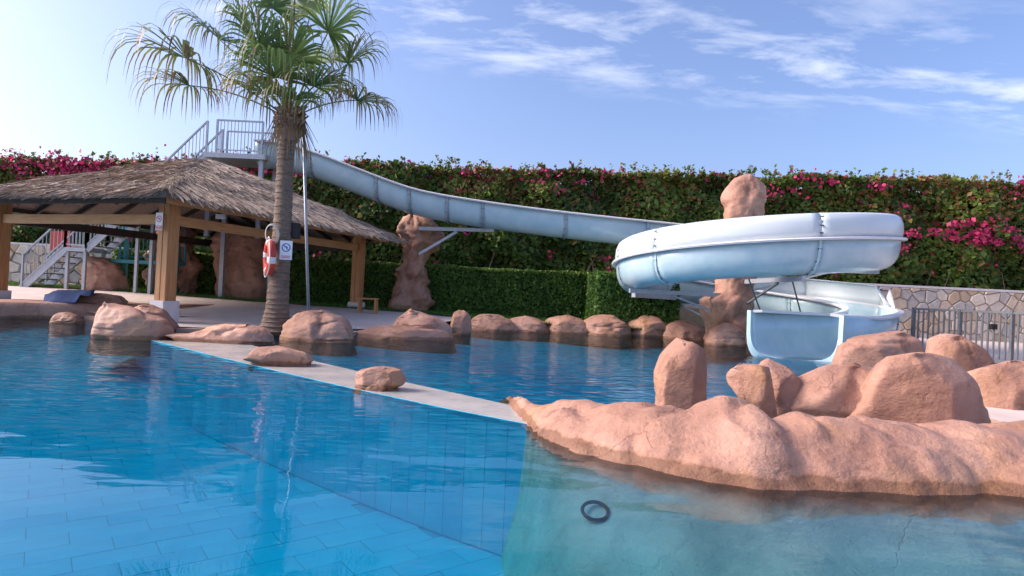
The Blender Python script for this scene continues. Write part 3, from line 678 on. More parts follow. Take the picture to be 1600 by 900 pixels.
lump = vnoise(P, 1.3, 2) * .36 + vnoise(P, 3.4, 8) * .2
P[:, 1] += .28 - lump + np.abs(rng.normal(0, .13, n)) + np.clip(z / tz - .86, 0, 1) * 1.6
O = np.tile([0, -1, .45], (n, 1)).astype(float)
a1 = leaves(P, O, .19, hedge_cols(n, P), .7, .75)
n = 26000
x = rng.uniform(HX0, HX1, n); P = np.stack([x, HY + rng.uniform(.2, 2.6, n), htop(x) + vnoise(np.stack([x, 0*x, 0*x], 1), 2.2, 4) * .16 - np.abs(rng.normal(0, .16, n))], 1)
a2 = leaves(P, np.tile([0, -.3, 1.], (n, 1)), .18, hedge_cols(n, P), .7, .8)
# straggling shoots above the top
SP = []
for _ in range(620):
    x = random.uniform(HX0, HX1); b = Vector((x, HY + random.uniform(.1, 1.2), float(htop(x)) - .1)); ln = random.uniform(.15, .62) * random.uniform(.5, 1.1); lean = Vector((random.uniform(-.5, .5), random.uniform(-.3, .2), 1))
    for q in range(int(5 + ln * 22)): SP.append(b + lean * ln * random.random() + Vector((random.gauss(0, .045), random.gauss(0, .045), 0)))
P = np.array([tuple(p) for p in SP]); a3 = leaves(P, np.tile([0, -.5, .5], (len(P), 1)), .12, hedge_cols(len(P), P), .65, 1.0)
o = quads_mesh('foliage', np.concatenate([a1[0], a2[0], a3[0]]), np.concatenate([a1[1], a2[1], a3[1]]), LEAF, root); o['kind'] = 'stuff'
# flowers: loose clusters, thick on the right and along the top on the left
cl = []
for _ in range(45):
    x = random.uniform(HX0, HX1); cl.append((x, float(htop(x)) - abs(random.gauss(.15, .35)), random.uniform(.12, .38), random.randint(5, 22)))
for _ in range(40):
    x = random.uniform(-27, -9); cl.append((x, float(htop(x)) - random.uniform(0, .6), random.uniform(.2, .45), 40))
for _ in range(24):
    x = random.gauss(19.8, 1.7); cl.append((x, random.gauss(4.35, .38), random.uniform(.12, .34), 34))
for _ in range(120):
    cl.append((random.uniform(HX0, HX1), random.uniform(2.3, 6), .14, 6))
FP = []
for (x, z, s, k) in cl:
    for _ in range(k): FP.append((x + random.gauss(0, s), HY + .1 - random.uniform(0, .35) + max(0, z / float(htop(x)) - .86) * 2.0, z + random.gauss(0, s * .55)))
P = np.array(FP); n = len(P); c = np.array([.50, .022, .12]) * rng.uniform(.55, 1.25, (n, 1)) + rng.uniform(0, .03, (n, 3))
Vq, c = leaves(P, np.tile([-.2, -1, .4], (n, 1)), .13, c, .8, .8)
o = quads_mesh('flowers', Vq, c, LEAF, root); o['kind'] = 'stuff'
ST = MB()
for _ in range(24):
    x = random.uniform(-26, 26); p = Vector((x, HY + .15, 1.0)); ST = MB(); ST.tube([p, p + Vector((random.uniform(-.2, .2), 0, 1.0)), p + Vector((random.uniform(-.5, .5), .1, 2.0))], [.025, .02, .012], 5); ST.build('stem', TRUNK, root)

# ------------------------------------------------------------------ pavilion
P0 = PX(256, 504, z=.12); s0 = P0.y
A = Vector((-372 / F, .137)) * s0; B = Vector((178 / F, .5)) * s0
pb = [Vector((P0.x, P0.y)), Vector((P0.x, P0.y)) + A, Vector((P0.x, P0.y)) + A + B, Vector((P0.x, P0.y)) + B]     # near, left, back, right
ah, bh = A.normalized(), B.normalized()
pav = empty('pavilion', (pb[0].x + (A.x + B.x)/2, pb[0].y + (A.y + B.y)/2, .12), 'open timber pavilion with a grey thatched pyramid roof on white plinths', 'pavilion')
rot = math.atan2(bh.y, bh.x) - math.pi / 2
def local_box(mb, c, hx, hy, z0, z1, r=rot):
    cr, sr = math.cos(r), math.sin(r)
    V = [(c[0] + x*cr - y*sr, c[1] + x*sr + y*cr, z) for z in (z0, z1) for x, y in ((-hx,-hy),(hx,-hy),(hx,hy),(-hx,hy))]
    return mb.add(V, [(3,2,1,0),(4,5,6,7),(0,1,5,4),(1,2,6,5),(2,3,7,6),(3,0,4,7)])
for i, p in enumerate(pb):
    gz = ground_z(p.x, p.y)
    pt = local_box(local_box(MB(), p + ah * .085, .08, .15, .6, 2.93), p - ah * .085, .08, .15, .6, 2.93).build('post', WOOD, pav, bevel=.012)
    local_box(MB(), p, .012, .13, .61, 2.92).build('filler_strip', DARKWOOD, pt)
    local_box(MB(), p, .215, .215, min(gz, .12) - .1, .63).build('plinth', CONC, pav, bevel=.015)
zb, zt_ = 2.39, 2.62
for i in range(4):
    a, b = pb[i], pb[(i+1) % 4]; d = (b - a).normalized(); nrm = Vector((d.y, -d.x))
    cen = (pb[0] + pb[2]) / 2
    if nrm.dot((a + b)/2 - cen) < 0: nrm = -nrm
    q = MB(); p1 = a + d * .17 + nrm * .02; p2 = b - d * .17 + nrm * .02
    q.bar((p1.x, p1.y, (zb+zt_)/2), (p2.x, p2.y, (zb+zt_)/2), .12, zt_ - zb)
    q.build('beam', WOODB if i in (0, 3) else DARKWOOD, pav, bevel=.008)  # back beams darkened by colour to paint in the shade under the roof
OV = .80
ec = []
for i, p in enumerate(pb):
    sa_ = 1 if i in (1, 2) else -1; sb_ = 1 if i in (2, 3) else -1
    ec.append(p + ah * OV * sa_ + bh * OV * sb_)
cen = (pb[0] + pb[2]) / 2; APEX = Vector((cen.x, cen.y, 4.72)); EZ = 3.04
E3 = [Vector((p.x, p.y, EZ)) for p in ec]
roof = mesh('roof', [*(v for v in E3), APEX, *(v - Vector((0, 0, .16)) for v in E3), APEX - Vector((0, 0, .2))],
            [(0,1,4)[::-1],(1,2,4)[::-1],(2,3,4)[::-1],(3,0,4)[::-1],(5,6,9),(6,7,9),(7,8,9),(8,5,9)] + [(i, (i+1)%4, 5+(i+1)%4, 5+i) for i in range(4)], THATCH, pav)
for i in range(4):       # rafters and fascia under the eaves
    a, b = E3[i], E3[(i+1) % 4]; dn = Vector((0, 0, -.2))
    fas = MB(); ins = (APEX - (a+b)/2); ins.z = 0; ins.normalize()
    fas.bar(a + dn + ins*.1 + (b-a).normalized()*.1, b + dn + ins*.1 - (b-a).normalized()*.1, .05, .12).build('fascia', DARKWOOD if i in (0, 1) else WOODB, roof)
    for k in range(1, 9):
        p = a.lerp(b, k / 9.0); m_ = (a + b) / 2; t = abs(k / 9.0 - .5) * 2
        q = p.lerp(APEX, .98 * (1 - t)) if t < 1 else p
        top_ = Vector((p.x, p.y, EZ)) + (APEX - m_) * (1 - t) * .97
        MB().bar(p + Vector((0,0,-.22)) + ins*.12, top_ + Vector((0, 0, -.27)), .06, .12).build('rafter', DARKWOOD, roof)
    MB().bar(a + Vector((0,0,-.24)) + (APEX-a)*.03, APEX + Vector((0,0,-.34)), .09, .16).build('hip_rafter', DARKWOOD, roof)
# straw: three courses on each slope, loose ends over the eave
SV = []; SCc = []
def strands(a, b, ap, u0, u1, cnt, lift, ln, loose=.05):
    """strands lying on triangle a-b-ap between heights u0..u1 (0 eave, 1 apex), running down the slope"""
    m_ = (a + b) / 2; up = (ap - m_); nrm = (b - a).cross(ap - a).normalized()
    if nrm.z < 0: nrm = -nrm
    upn = up.normalized(); side = (b - a).normalized()
    for _ in range(cnt):
        while True:
            u = random.uniform(u0, u1); s = random.random()
            if abs(s - .5) * 2 < 1 - u + .02: break
        base = a.lerp(b, s) + up * u
        # strands fan slightly towards the hips
        fan = (s - .5) * random.uniform(.1, .5)
        d = (-upn + side * fan + side * random.gauss(0, .06) + nrm * random.gauss(.0, loose)).normalized()
        L_ = ln * random.uniform(.5, 1.25); h = lift + random.uniform(0, .05)
        p = base + nrm * h; q = p + d * L_ + nrm * (-.02 + random.gauss(0, .012))
        wv_ = side * random.uniform(.003, .0065) + nrm * random.uniform(-.006, .006)
        mid = p.lerp(q, .55) + nrm * .012
        SV.append((p - wv_, p + wv_, mid + wv_ * .9, mid - wv_ * .9)); SV.append((mid - wv_ * .9, mid + wv_ * .9, q + wv_ * .3 + Vector((0, 0, -.03 * random.random())), q - wv_ * .3))
        g_ = random.uniform(.55, 1.25); wrm = random.random()
        c = (.43 * g_, (.345 + .02 * wrm) * g_, (.275 + .05 * wrm) * g_)
        if random.random() < .12: c = (.12, .085, .065)
        SCc.append(c); SCc.append(c)
for i in range(4):
    a, b = E3[i], E3[(i+1) % 4]; vis = i in (0, 3); k = 1.0 if vis else .35
    strands(a, b, APEX, .0, .42, int(11000*k), .02, .62); strands(a, b, APEX, .34, .74, int(7500*k), .07, .62); strands(a, b, APEX, .66, 1.0, int(3800*k), .11, .62, .09)
    strands(a, b, APEX, .0, .07, int(1900*k), .0, .42, .10); strands(a, b, APEX, .36, .41, int(900*k), .09, .5, .12); strands(a, b, APEX, .69, .74, int(600*k), .13, .5, .14)
    # hip capping
    for _ in range(900 if i in (0, 1, 3) else 300):
        t = random.random() ** .8; p = E3[i].lerp(APEX, t) + Vector((random.gauss(0, .06), random.gauss(0, .06), .09)); sgn = random.choice((-1, 1))
        dr_ = (E3[i] - APEX).normalized() + ((b - a).normalized() if sgn > 0 else (E3[i-1] - a).normalized()) * random.uniform(.0, .7) + Vector((0, 0, random.gauss(-.05, .1)))
        q = p + dr_.normalized() * random.uniform(.3, .75); wv_ = dr_.cross(Vector((0, 0, 1))).normalized() * .009
        SV.append((p - wv_, p + wv_, q + wv_*.4, q - wv_*.4)); g_ = random.uniform(.6, 1.3); SCc.append((.34*g_, .27*g_, .21*g_))
o = quads_mesh('straw', [[tuple(v) for v in q] for q in SV], SCc, STRAW, pav); o['kind'] = 'stuff'

def sign(name, c, nrm, wd, ht, label, red=True, parent=None):
    nrm = Vector(nrm).normalized(); sd_ = Vector((0, 0, 1)).cross(nrm).normalized(); up = Vector((0, 0, 1))
    root = empty(name, c, label, 'sign')
    def plate(n_, x0, x1, z0, z1, o_, m_):
        V = [Vector(c) + sd_ * x + up * z + nrm * o for o in (o_ - .006, o_) for x, z in ((x0, z0), (x1, z0), (x1, z1), (x0, z1))]
        return mesh(n_, V, [(3,2,1,0),(4,5,6,7),(0,1,5,4),(1,2,6,5),(2,3,7,6),(3,0,4,7)], m_, root)
    plate('panel', -wd/2, wd/2, -ht/2, ht/2, .008, SIGNW)
    rr = min(wd, ht) * .36; zc = ht * .14
    ring = MB(); mm = SIGNR if red else SIGNB
    def disc(r0, r1, k=28):
        V = []; Fc = []
        for j in range(k):
            t = 2*math.pi*j/k
            for r in (r0, r1): V.append(Vector(c) + sd_*math.cos(t)*r + up*(zc + math.sin(t)*r) + nrm*.0125)
        for j in range(k): Fc.append((2*j, 2*j+1, 2*((j+1)%k)+1, 2*((j+1)%k)))
        ring.add(V, Fc)
    disc(rr*.78, rr)
    dg = (sd_ - up).normalized(); pr = dg.cross(nrm)
    cc = Vector(c) + up*zc + nrm*.0125
    ring.add([cc - dg*rr*.8 - pr*rr*.09, cc + dg*rr*.8 - pr*rr*.09, cc + dg*rr*.8 + pr*rr*.09, cc - dg*rr*.8 + pr*rr*.09], [(0,1,2,3)])
    ring.build('prohibition_mark', mm, root)
    fig = MB(); k = 10                                       # small diving figure
    fig.add([cc - nrm*.002 + sd_*(math.cos(t)*rr*.13 + rr*.28) + up*(math.sin(t)*rr*.13 + rr*.02) for t in [2*math.pi*j/k for j in range(k)]], [tuple(range(k))])
    for (x0, z0), (x1, z1), t_ in (((.2, .1), (-.25, .35), .16), ((-.25, .35), (-.5, .15), .12), ((.15, .1), (.1, -.4), .09)):
        p_, q_ = cc - nrm*.002 + sd_*x0*rr + up*z0*rr, cc - nrm*.002 + sd_*x1*rr + up*z1*rr; d_ = (q_ - p_).normalized(); s_ = d_.cross(nrm)*rr*t_*.5
        fig.add([p_ - s_, q_ - s_, q_ + s_, p_ + s_], [(0,1,2,3)])
    fig.build('diver_figure', SIGNB, root)
    if red: plate('red_band', -wd*.45, wd*.45, -ht*.46, -ht*.24, .0125, SIGNR)
    tl = MB()
    for r_, zr in ((0, -.31), (1, -.39)):
        x = -wd*.36
        while x < wd*.34:
            l_ = random.uniform(.04, .10) * wd
            V = [Vector(c) + sd_*a_ + up*(zr*ht + b_) + nrm*.0165 for a_, b_ in ((x, -ht*.018), (x+l_, -ht*.018), (x+l_, ht*.018), (x, ht*.018))]
            tl.add(V, [(0,1,2,3)]); x += l_ + wd*.03
    tl.build('lettering', SIGNW if red else SIGNR, root)
    return root
fn = Vector((ah.y, -ah.x, 0));  fn = fn if fn.y < 0 else -fn
sp = PX(249, 346, y=P0.y - .22)
sign('no_diving_sign', (sp.x, sp.y, sp.z), fn, .21, .40, 'small no diving sign with a red band on the timber pavilion post')
lp = PX(345, 338, y=16.5)
fl = empty('flood_light', lp, 'small white flood light under the thatched roof', 'flood light')
MB().box((lp.x-.13, lp.y-.05, lp.z-.07), (lp.x+.13, lp.y+.06, lp.z+.06)).build('housing', WHITE, fl, bevel=.015)
MB().bar((lp.x, lp.y+.02, lp.z+.06), (lp.x, lp.y+.1, lp.z+.75), .03, .03).build('bracket', DKSTEEL, fl)

# low seat ledges and mats under the roof, stool
def slab_rock(name, pts, z0, z1, label, mt=ROCK, cat='rock ledge'):
    V = []; Fc = []; k = len(pts); ring = 5
    c = sum((Vector(p) for p in pts), Vector((0, 0))) / k
    dense = []
    for i in range(k):
        a, b = Vector(pts[i]), Vector(pts[(i+1) % k])
        for t in range(8): dense.append(a.lerp(b, t/8))
    n_ = len(dense)
    for j, (f, z) in enumerate(((1, z0 - .15), (1.0, z0 + (z1-z0)*.5), (.97, z1 - .02), (.90, z1), (.5, z1 + .01))):
        for p in dense:
            q = c + (p - c) * f; d = noise.noise(Vector((q.x*1.7, q.y*1.7, z*2))) * .06
            V.append((q.x + d, q.y + d*.6, z + (noise.noise(Vector((q.x*2.1, q.y*2.1, 4))) * .03 if j else 0)))
    for j in range(4):
        for i in range(n_): Fc.append((j*n_+i, j*n_+(i+1)%n_, (j+1)*n_+(i+1)%n_, (j+1)*n_+i))
    V.append((c.x, c.y, z1 + .01)); Fc += [(4*n_+i, 4*n_+(i+1)%n_, len(V)-1) for i in range(n_)]
    return tag(mesh(name, V, Fc, mt, None, True), label, cat)
g2 = lambda a, b, z: PX(a, b, z=z).to_2d()
slab_rock('rock_bench', [g2(272, 491, .15), g2(560, 484, .2), g2(545, 477, .25), g2(275, 478, .25)], .12, .42, 'long low brown rock bench crossing the pavilion floor behind the palm')
slab_rock('rock_bench', [g2(-60, 486, .15), g2(238, 492, .15), g2(236, 480, .25), g2(-60, 474, .25)], .12, .40, 'low brown rock bench on the pool side of the paving left of the signed post')
def mat_pad(pts, z, label, th=.07):
    V = [(p.x, p.y, zz_) for zz_ in (z, z + th) for p in pts]; k = len(pts)
    o = mesh('lounge_mat', V, [tuple(range(k))[::-1], tuple(range(k, 2*k))] + [(i, (i+1)%k, k+(i+1)%k, k+i) for i in range(k)], BLUE)
    b = o.modifiers.new('bevel', 'BEVEL'); b.width = .025; b.segments = 3
    return tag(o, label, 'mat', 'navy lounge mats')
mat_pad([g2(280, 498, .14), g2(330, 499, .14), g2(335, 491, .14), g2(286, 490, .14)], .125, 'navy lounge mat lying in front of the bench right of the signed post')
mat_pad([g2(340, 498, .14), g2(400, 497, .14), g2(400, 490, .14), g2(342, 490, .14)], .125, 'navy lounge mat lying next to the palm trunk')
ro = prof_rock('rock_planter', [(456, 92, 150), (462, 84, 172), (470, 84, 181), (478, 86, 180)], 15.6, 'rounded brown rock planter with a navy cover over one end', seed=41, dr=.6, rough=.05, below=.4)
V = []; Fc = []
for i in range(13):
    for j in range(9):
        px = 70 + 78 * i / 12; yy = 15.3 + 1.1 * j / 8; base_ = PX(px, 457, y=yy).z + .06
        dz = -.32 * ramp01(3, 0, j) * (1 if i < 9 else .4) - .12 * ramp01(3, 0, i) + .03 * noise.noise(Vector((i*.6, j*.6, 2)))
        p = PX(px, 457, y=yy); V.append((p.x, yy - .08*ramp01(3, 0, j), base_ + dz))
for i in range(12):
    for j in range(8): Fc.append((i*9+j, (i+1)*9+j, (i+1)*9+j+1, i*9+j+1))
cv = mesh('fabric_cover', V, Fc, BLUE, None, True); sm = cv.modifiers.new('thick', 'SOLIDIFY'); sm.thickness = .02
tag(cv, 'rumpled navy cloth draped over the brown rock planter', 'cloth')
st0 = PX(574, 497, z=.2); stl = empty('wooden_stool', (st0.x, st0.y, ground_z(st0.x, st0.y)), 'small brown wooden stool beside the far pavilion plinth', 'stool')
gz = ground_z(st0.x, st0.y)
MB().box((st0.x-.30, st0.y-.17, gz+.43), (st0.x+.30, st0.y+.17, gz+.48)).build('seat', WOODB, stl, bevel=.008)
for sx_ in (-1, 1):
    for sy_ in (-1, 1):
        MB().bar((st0.x+sx_*.25, st0.y+sy_*.13, gz), (st0.x+sx_*.25, st0.y+sy_*.13, gz+.43), .06, .06).build('leg', WOOD, stl)

# ------------------------------------------------------------------ palm
py0 = 12.9
pth = [PX(430, 517, y=py0), PX(434, 470, y=py0), PX(439, 400, y=py0), PX(443, 320, y=py0), PX(446, 250, y=py0), PX(450, 200, y=py0)]
palm = empty('palm_tree', (pth[0].x, py0, .1), 'fan palm with drooping fronds and a ringed trunk beside the pavilion', 'palm tree')
V = []; Fc = []; n = 28; lv = 240
prev = None
for i in range(lv + 1):
    f = i / lv; s = f * (len(pth) - 1); k = min(int(s), len(pth) - 2); c = pth[k].lerp(pth[k+1], s - k)
    r = float(np.interp(f, [0, .06, .15, .3, .6, 1], [.34, .28, .235, .20, .175, .16]))
    ringp = (f * 34 + .25*noise.noise(Vector((f*9, 1, 2)))) % 1.0
    for j in range(n):
        t = 2*math.pi*j/n; rr = r * (1 + .10 * (1 - ringp) ** 2 + .04 * noise.noise(Vector((math.cos(t)*1.5, math.sin(t)*1.5, f*30))))
        V.append((c.x + math.cos(t)*rr, c.y + math.sin(t)*rr, c.z))
for i in range(lv):
    for j in range(n): Fc.append((i*n+j, i*n+(j+1)%n, (i+1)*n+(j+1)%n, (i+1)*n+j))
mesh('trunk', V, Fc, TRUNK, palm, False)
HEAD = pth[-1] + Vector((.03, 0, .05))
bt = MB()
for q in range(46):            # old leaf bases round the head
    t = q * 2.4; zc = -.28 + .5 * q / 46; d = Vector((math.cos(t), math.sin(t), 0)); b0 = HEAD + Vector((0, 0, zc)) + d * .15
    tp = b0 + d * random.uniform(.14, .28) + Vector((0, 0, random.uniform(.1, .3))); bt.bar(b0, tp, random.uniform(.07, .12), .035, d.cross(Vector((0,0,1))).cross(d) + d*.5)
bt.tube([HEAD + Vector((0,0,-.34)), HEAD + Vector((0,0,-.15)), HEAD + Vector((0,0,.15)), HEAD + Vector((0,0,.4))], [.19, .27, .25, .1], 14)
bt.build('leaf_bases', FIBRES, palm)
def frond(az, el, plen, blade, droop, yellow, seed):
    rd = random.Random(seed); q = []; cols = []
    d0 = Vector((math.cos(az)*math.cos(el), math.sin(az)*math.cos(el), math.sin(el)))
    side = d0.cross(Vector((0, 0, 1))); side = side.normalized() if side.length > .1 else Vector((1, 0, 0))
    pts = []; p = HEAD + Vector((0, 0, .12)) + d0 * .1; d = d0.copy()
    for i in range(7):
        pts.append(p.copy()); p = p + d * (plen / 6); d = (d + Vector((0, 0, -droop * .12))).normalized()
    hub = pts[-1]; ax = (pts[-1] - pts[-2]).normalized(); up = side.cross(ax).normalized()
    for a, b, wa, wb in [(pts[i], pts[i+1], .035 - .003*i, .032 - .003*i) for i in range(6)]:
        q.append((a - side*wa, a + side*wa, b + side*wb, b - side*wb)); cols.append((.16, .20, .05))
        q.append((a - up*wa*.6, a + up*wa*.6, b + up*wb*.6, b - up*wb*.6)); cols.append((.13, .17, .045))
    nl = 50
    for k in range(nl):
        th = (k / (nl - 1) - .5) * 2 * R(118); ln = blade * (1 - .28 * abs(th / R(118)) ** 1.5) * rd.uniform(.88, 1.08)
        dd = (ax * math.cos(th) + side * math.sin(th) + up * (.22 * abs(math.sin(th)) + rd.gauss(0, .05))).normalized()
        if rd.random() < .14: continue
        wd = .024 * blade / 1.1; p = hub.copy(); pr = None; segs = 9
        fold = rd.uniform(.36, .52); ln *= 1.42
        wv_ = dd.cross(up).normalized()
        grn = np.array([.14, .225, .07]) * rd.uniform(.7, 1.35); yl = np.array([.42, .36, .12]) * rd.uniform(.7, 1.2); br = np.array([.28, .16, .08]) * rd.uniform(.6, 1.1)
        for s in range(segs + 1):
            f = s / segs; wdt = wd * (1.0 if f < fold else max(.08, 1 - (f - fold) / (1 - fold) * .95)) * (.35 + .65 * min(1, f * 4))
            cur = (p - wv_ * wdt, p + wv_ * wdt)
            if pr:
                q.append((pr[0], pr[1], cur[1], cur[0]))
                kk = min(1, max(0, yellow * 1.1 + (f - .62) * 1.3 * (yellow + .35))); c = grn * (1 - kk) + yl * kk
                if f > .75 and rd.random() < yellow + .2: c = br
                cols.append(tuple(c))
            pr = cur
            g = 0.0 if f < fold * .7 else (f - fold * .7) * (5.0 + 3 * droop)
            dd = (dd + Vector((rd.gauss(0, .03), rd.gauss(0, .03), -g * .42))).normalized(); p = p + dd * ln / segs
    return quads_mesh('frond', [[tuple(v) for v in f_] for f_ in q], cols, FROND, palm)
fr = []
def fr_px(px, py, dyo, plen_f, blade, droop, yel):
    """a frond whose blade centre shows at that pixel, dyo metres nearer/farther than the trunk"""
    t = PX(px, py, y=py0 + dyo); v = t - HEAD; fr.append((math.atan2(v.y, v.x), math.asin(v.z / v.length) + .12 * droop, v.length * plen_f, blade, droop, yel))
fr_px(305, 95, -.3, 1.0, 1.5, .5, .45); fr_px(345, 62, .5, .95, 1.25, .45, .2); fr_px(290, 120, .6, .9, 1.15, .6, .55)
fr_px(375, 40, -.4, .9, 1.2, .4, .1); fr_px(420, 10, .3, .9, 1.2, .3, .05); fr_px(400, 60, -.9, .8, 1.1, .6, .1)
fr_px(460, -10, -.3, .9, 1.2, .3, .05); fr_px(490, 20, .4, .9, 1.2, .3, .05); fr_px(515, 50, -.5, .9, 1.1, .4, .1)
fr_px(540, 105, .2, .95, 1.1, .5, .3); fr_px(560, 150, -.3, .9, 1.0, .8, .75); fr_px(500, 120, -.8, .7, 1.0, .7, .2)
fr_px(425, 105, -.9, .7, 1.15, .9, .15); fr_px(450, 70, -.8, .7, 1.15, .7, .05); fr_px(405, 135, -.5, .6, 1.05, 1.2, .6)
fr_px(520, 140, .7, .8, 1.0, .7, .4)
fr_px(385, 105, .8, .7, 1.1, .8, .3); fr_px(510, 90, .9, .8, 1.1, .5, .1)
fr_px(465, 130, -.9, .5, .9, 1.1, .1)
for i, a_ in enumerate(fr): frond(*a_, seed=100 + i)
dv = []; dc = []
for k in range(70):             # dead hanging threads under the head
    t = random.uniform(0, 6.28); p = HEAD + Vector((math.cos(t)*.28, math.sin(t)*.28, random.uniform(-.1, .25))); q = p + Vector((math.cos(t)*random.uniform(.05, .35), math.sin(t)*.2, -random.uniform(.4, 1.0)))
    w_ = Vector((.012, 0, 0)); dv.append([tuple(v) for v in (p - w_, p + w_, q + w_*.3, q - w_*.3)]); dc.append((.26, .18, .09))
quads_mesh('dead_leaf_threads', dv, dc, FROND, palm)
# things on the palm
sp = PX(447, 391, y=py0 - .30)
sign('pool_sign', (sp.x, sp.y, sp.z), (.12, -1, 0), .25, .40, 'white sign with a dark ring and red lettering fixed to the palm trunk', red=False)
lc = PX(421, 402, y=py0 - .16); ax_ = Vector((-.86, -.50, 0)).normalized(); t1 = ax_.cross(Vector((0, 0, 1))).normalized(); RR, rr_ = .30, .085
lb = empty('life_ring', lc, 'orange red life ring with white bands hanging on the palm trunk', 'life ring')
def ring_seg(a0, a1, name, mt, fat=1.0, k=14):
    q = MB(); q.tube([lc + (t1*math.cos(a) + Vector((0,0,1))*math.sin(a))*RR for a in [a0 + (a1-a0)*i/k for i in range(k+1)]], rr_*fat, 14); return q.build(name, mt, lb, True)
for i in range(4):
    a0 = R(12 + 90*i); ring_seg(a0 + R(10), a0 + R(80), 'ring_segment', REDM); ring_seg(a0 - R(11), a0 + R(11), 'white_band', WHITE, 1.04, 6)
rp = MB(); rp.tube([lc + (t1*math.cos(a) + Vector((0,0,1))*math.sin(a))*(RR + rr_ + .03 + .025*math.sin(4*a)) + ax_*.05 for a in [2*math.pi*i/40 for i in range(40)]], .012, 6, True)
rp.build('grab_rope', ROPE, lb, True)
rc = PX(424, 366, y=py0 - .26); rp = MB()
for q in range(3): rp.tube([rc + Vector((math.cos(a)*(.12 + .012*q), .02*q - .03*math.sin(a), math.sin(a)*(.19 + .015*q))) for a in [2*math.pi*i/26 for i in range(26)]], .008, 5, True)
tag(rp.build('rope_coil', ROPE, None, True), 'coil of thin white rope hanging above the life ring', 'rope')
bx_ = PX(462, 361, y=py0 + .1); q = empty('loudspeaker', bx_, 'small black loudspeaker box on the side of the palm trunk', 'loudspeaker')
MB().box((bx_.x-.07, bx_.y-.09, bx_.z-.17), (bx_.x+.08, bx_.y+.09, bx_.z+.17)).build('case', BLACK, q, bevel=.012)
MB().bar((bx_.x-.28, bx_.y, bx_.z), (bx_.x-.06, bx_.y, bx_.z), .03, .03).build('bracket', DKSTEEL, q)
pp0, pp1 = PX(484, 497, y=13.6), PX(474, 203, y=13.6)
pl = empty('metal_pole', (pp0.x, pp0.y, .1), 'thin bare metal pole standing just right of the palm trunk', 'pole')
MB().tube([(pp0.x, pp0.y, .1), pp1], .032, 10).build('shaft', STEEL, pl, True)
MB().tube([(pp0.x, pp0.y, .1), (pp0.x, pp0.y, .2)], .09, 14).build('foot', STEEL, pl, True)

# ------------------------------------------------------------------ water slide
TY = 20.5
CX, CY, RC = 6.75, 17.35, 3.15
path = []                                      # (point at rim level, guard height)
for x, z in ((-8.75, 5.86), (-8.2, 5.85), (-7.4, 5.72), (-6.4, 5.45), (-5.2, 5.05), (-4.2, 4.72), (-3.4, 4.50), (-2.6, 4.36), (-1.6, 4.24), (-.5, 4.13), (1.2, 3.99), (3.2, 3.86), (5.0, 3.76), (6.0, 3.71)):
    path.append((Vector((x, TY, z)), .0))
nst = 72; exit_a = R(90 + 360 + 60)
for i in range(nst + 1):
    a = exit_a * i / nst                        # angle travelled clockwise from the back of the loop
    z = 3.68 - a / (2 * math.pi) * 1.88
    gd = .58 * ramp01(0, R(50), a) * (1 - ramp01(R(452), R(466), a))
    path.append((Vector((CX + RC * math.sin(a), CY + RC * math.cos(a), z)), gd))
aE = exit_a; pE = path[-1][0]; tE = Vector((math.cos(aE), -math.sin(aE), 0))
for s in (.6, 1.2, 1.8, 2.4, 2.8): path.append((pE + tE * s + Vector((0, 0, .01 * s)), 0.0))
# resample evenly with Catmull-Rom
def catmull(P, i, t):
    p0, p1, p2, p3 = P[max(i-1, 0)], P[i], P[min(i+1, len(P)-1)], P[min(i+2, len(P)-1)]
    return .5 * ((2*p1) + (-p0 + p2)*t + (2*p0 - 5*p1 + 4*p2 - p3)*t*t + (-p0 + 3*p1 - 3*p2 + p3)*t*t*t)
pts = [p for p, g_ in path]; gds = [g_ for p, g_ in path]; dense = []
for i in range(len(pts) - 1):
    k = max(1, int((pts[i+1] - pts[i]).length / .16))
    for q in range(k): dense.append((catmull(pts, i, q/k), gds[i] + (gds[i+1] - gds[i]) * q/k))
dense.append((pts[-1], 0.0))
GUARD = mat('pale_fibreglass', (0.58, 0.67, 0.70), (0.64, 0.71, 0.73), 1.0, 0.32, coat=0.2)
WB, HB = .56, .80
def frame(i):
    a = dense[max(i-1, 0)][0]; b = dense[min(i+1, len(dense)-1)][0]; t = (b - a); t.normalize()
    out = Vector((-t.y, t.x, 0)).normalized(); return t, out, out.cross(t) * -1 if (out.cross(t)).z < 0 else out.cross(t)
def bowl(i=0):
    f = ramp01(len(dense) - 26, len(dense) - 4, i); HB = .80 + .26 * f; WB = .56 + .16 * f; ex = .8 - .35 * f; ez = .75 - .3 * f
    pr = [(-WB, 0.0)]
    for k in range(1, 16):
        th = math.pi * k / 16; pr.append((-WB * math.copysign(abs(math.cos(th)) ** ex, math.cos(th)), -HB * math.sin(th) ** ez))
    pr.append((WB, 0.0)); return pr
def sweep(idx, prof, closed=False):
    V = []; Fc = []; k = None
    for i in idx:
        t, o_, u = frame(i); pr = prof(i); k = len(pr); c = dense[i][0]
        sk = 1.1 * ramp01(len(dense) - 16, len(dense) - 1, i)
        V += [c + o_ * a + Vector((0, 0, 1)) * b - t * sk * (a / .72 + 1) / 2 for a, b in pr]
    for r in range(len(idx) - 1):
        for j in range(k if closed else k - 1): Fc.append((r*k + j, r*k + (j+1) % k, (r+1)*k + (j+1) % k, (r+1)*k + j))
    if closed: Fc += [tuple(range(k))[::-1], tuple((len(idx)-1)*k + j for j in range(k))]
    return V, Fc
slide = empty('water_slide', (CX, CY, 0), 'pale blue fibreglass water slide running from the tower into a helix and the pool', 'water slide')
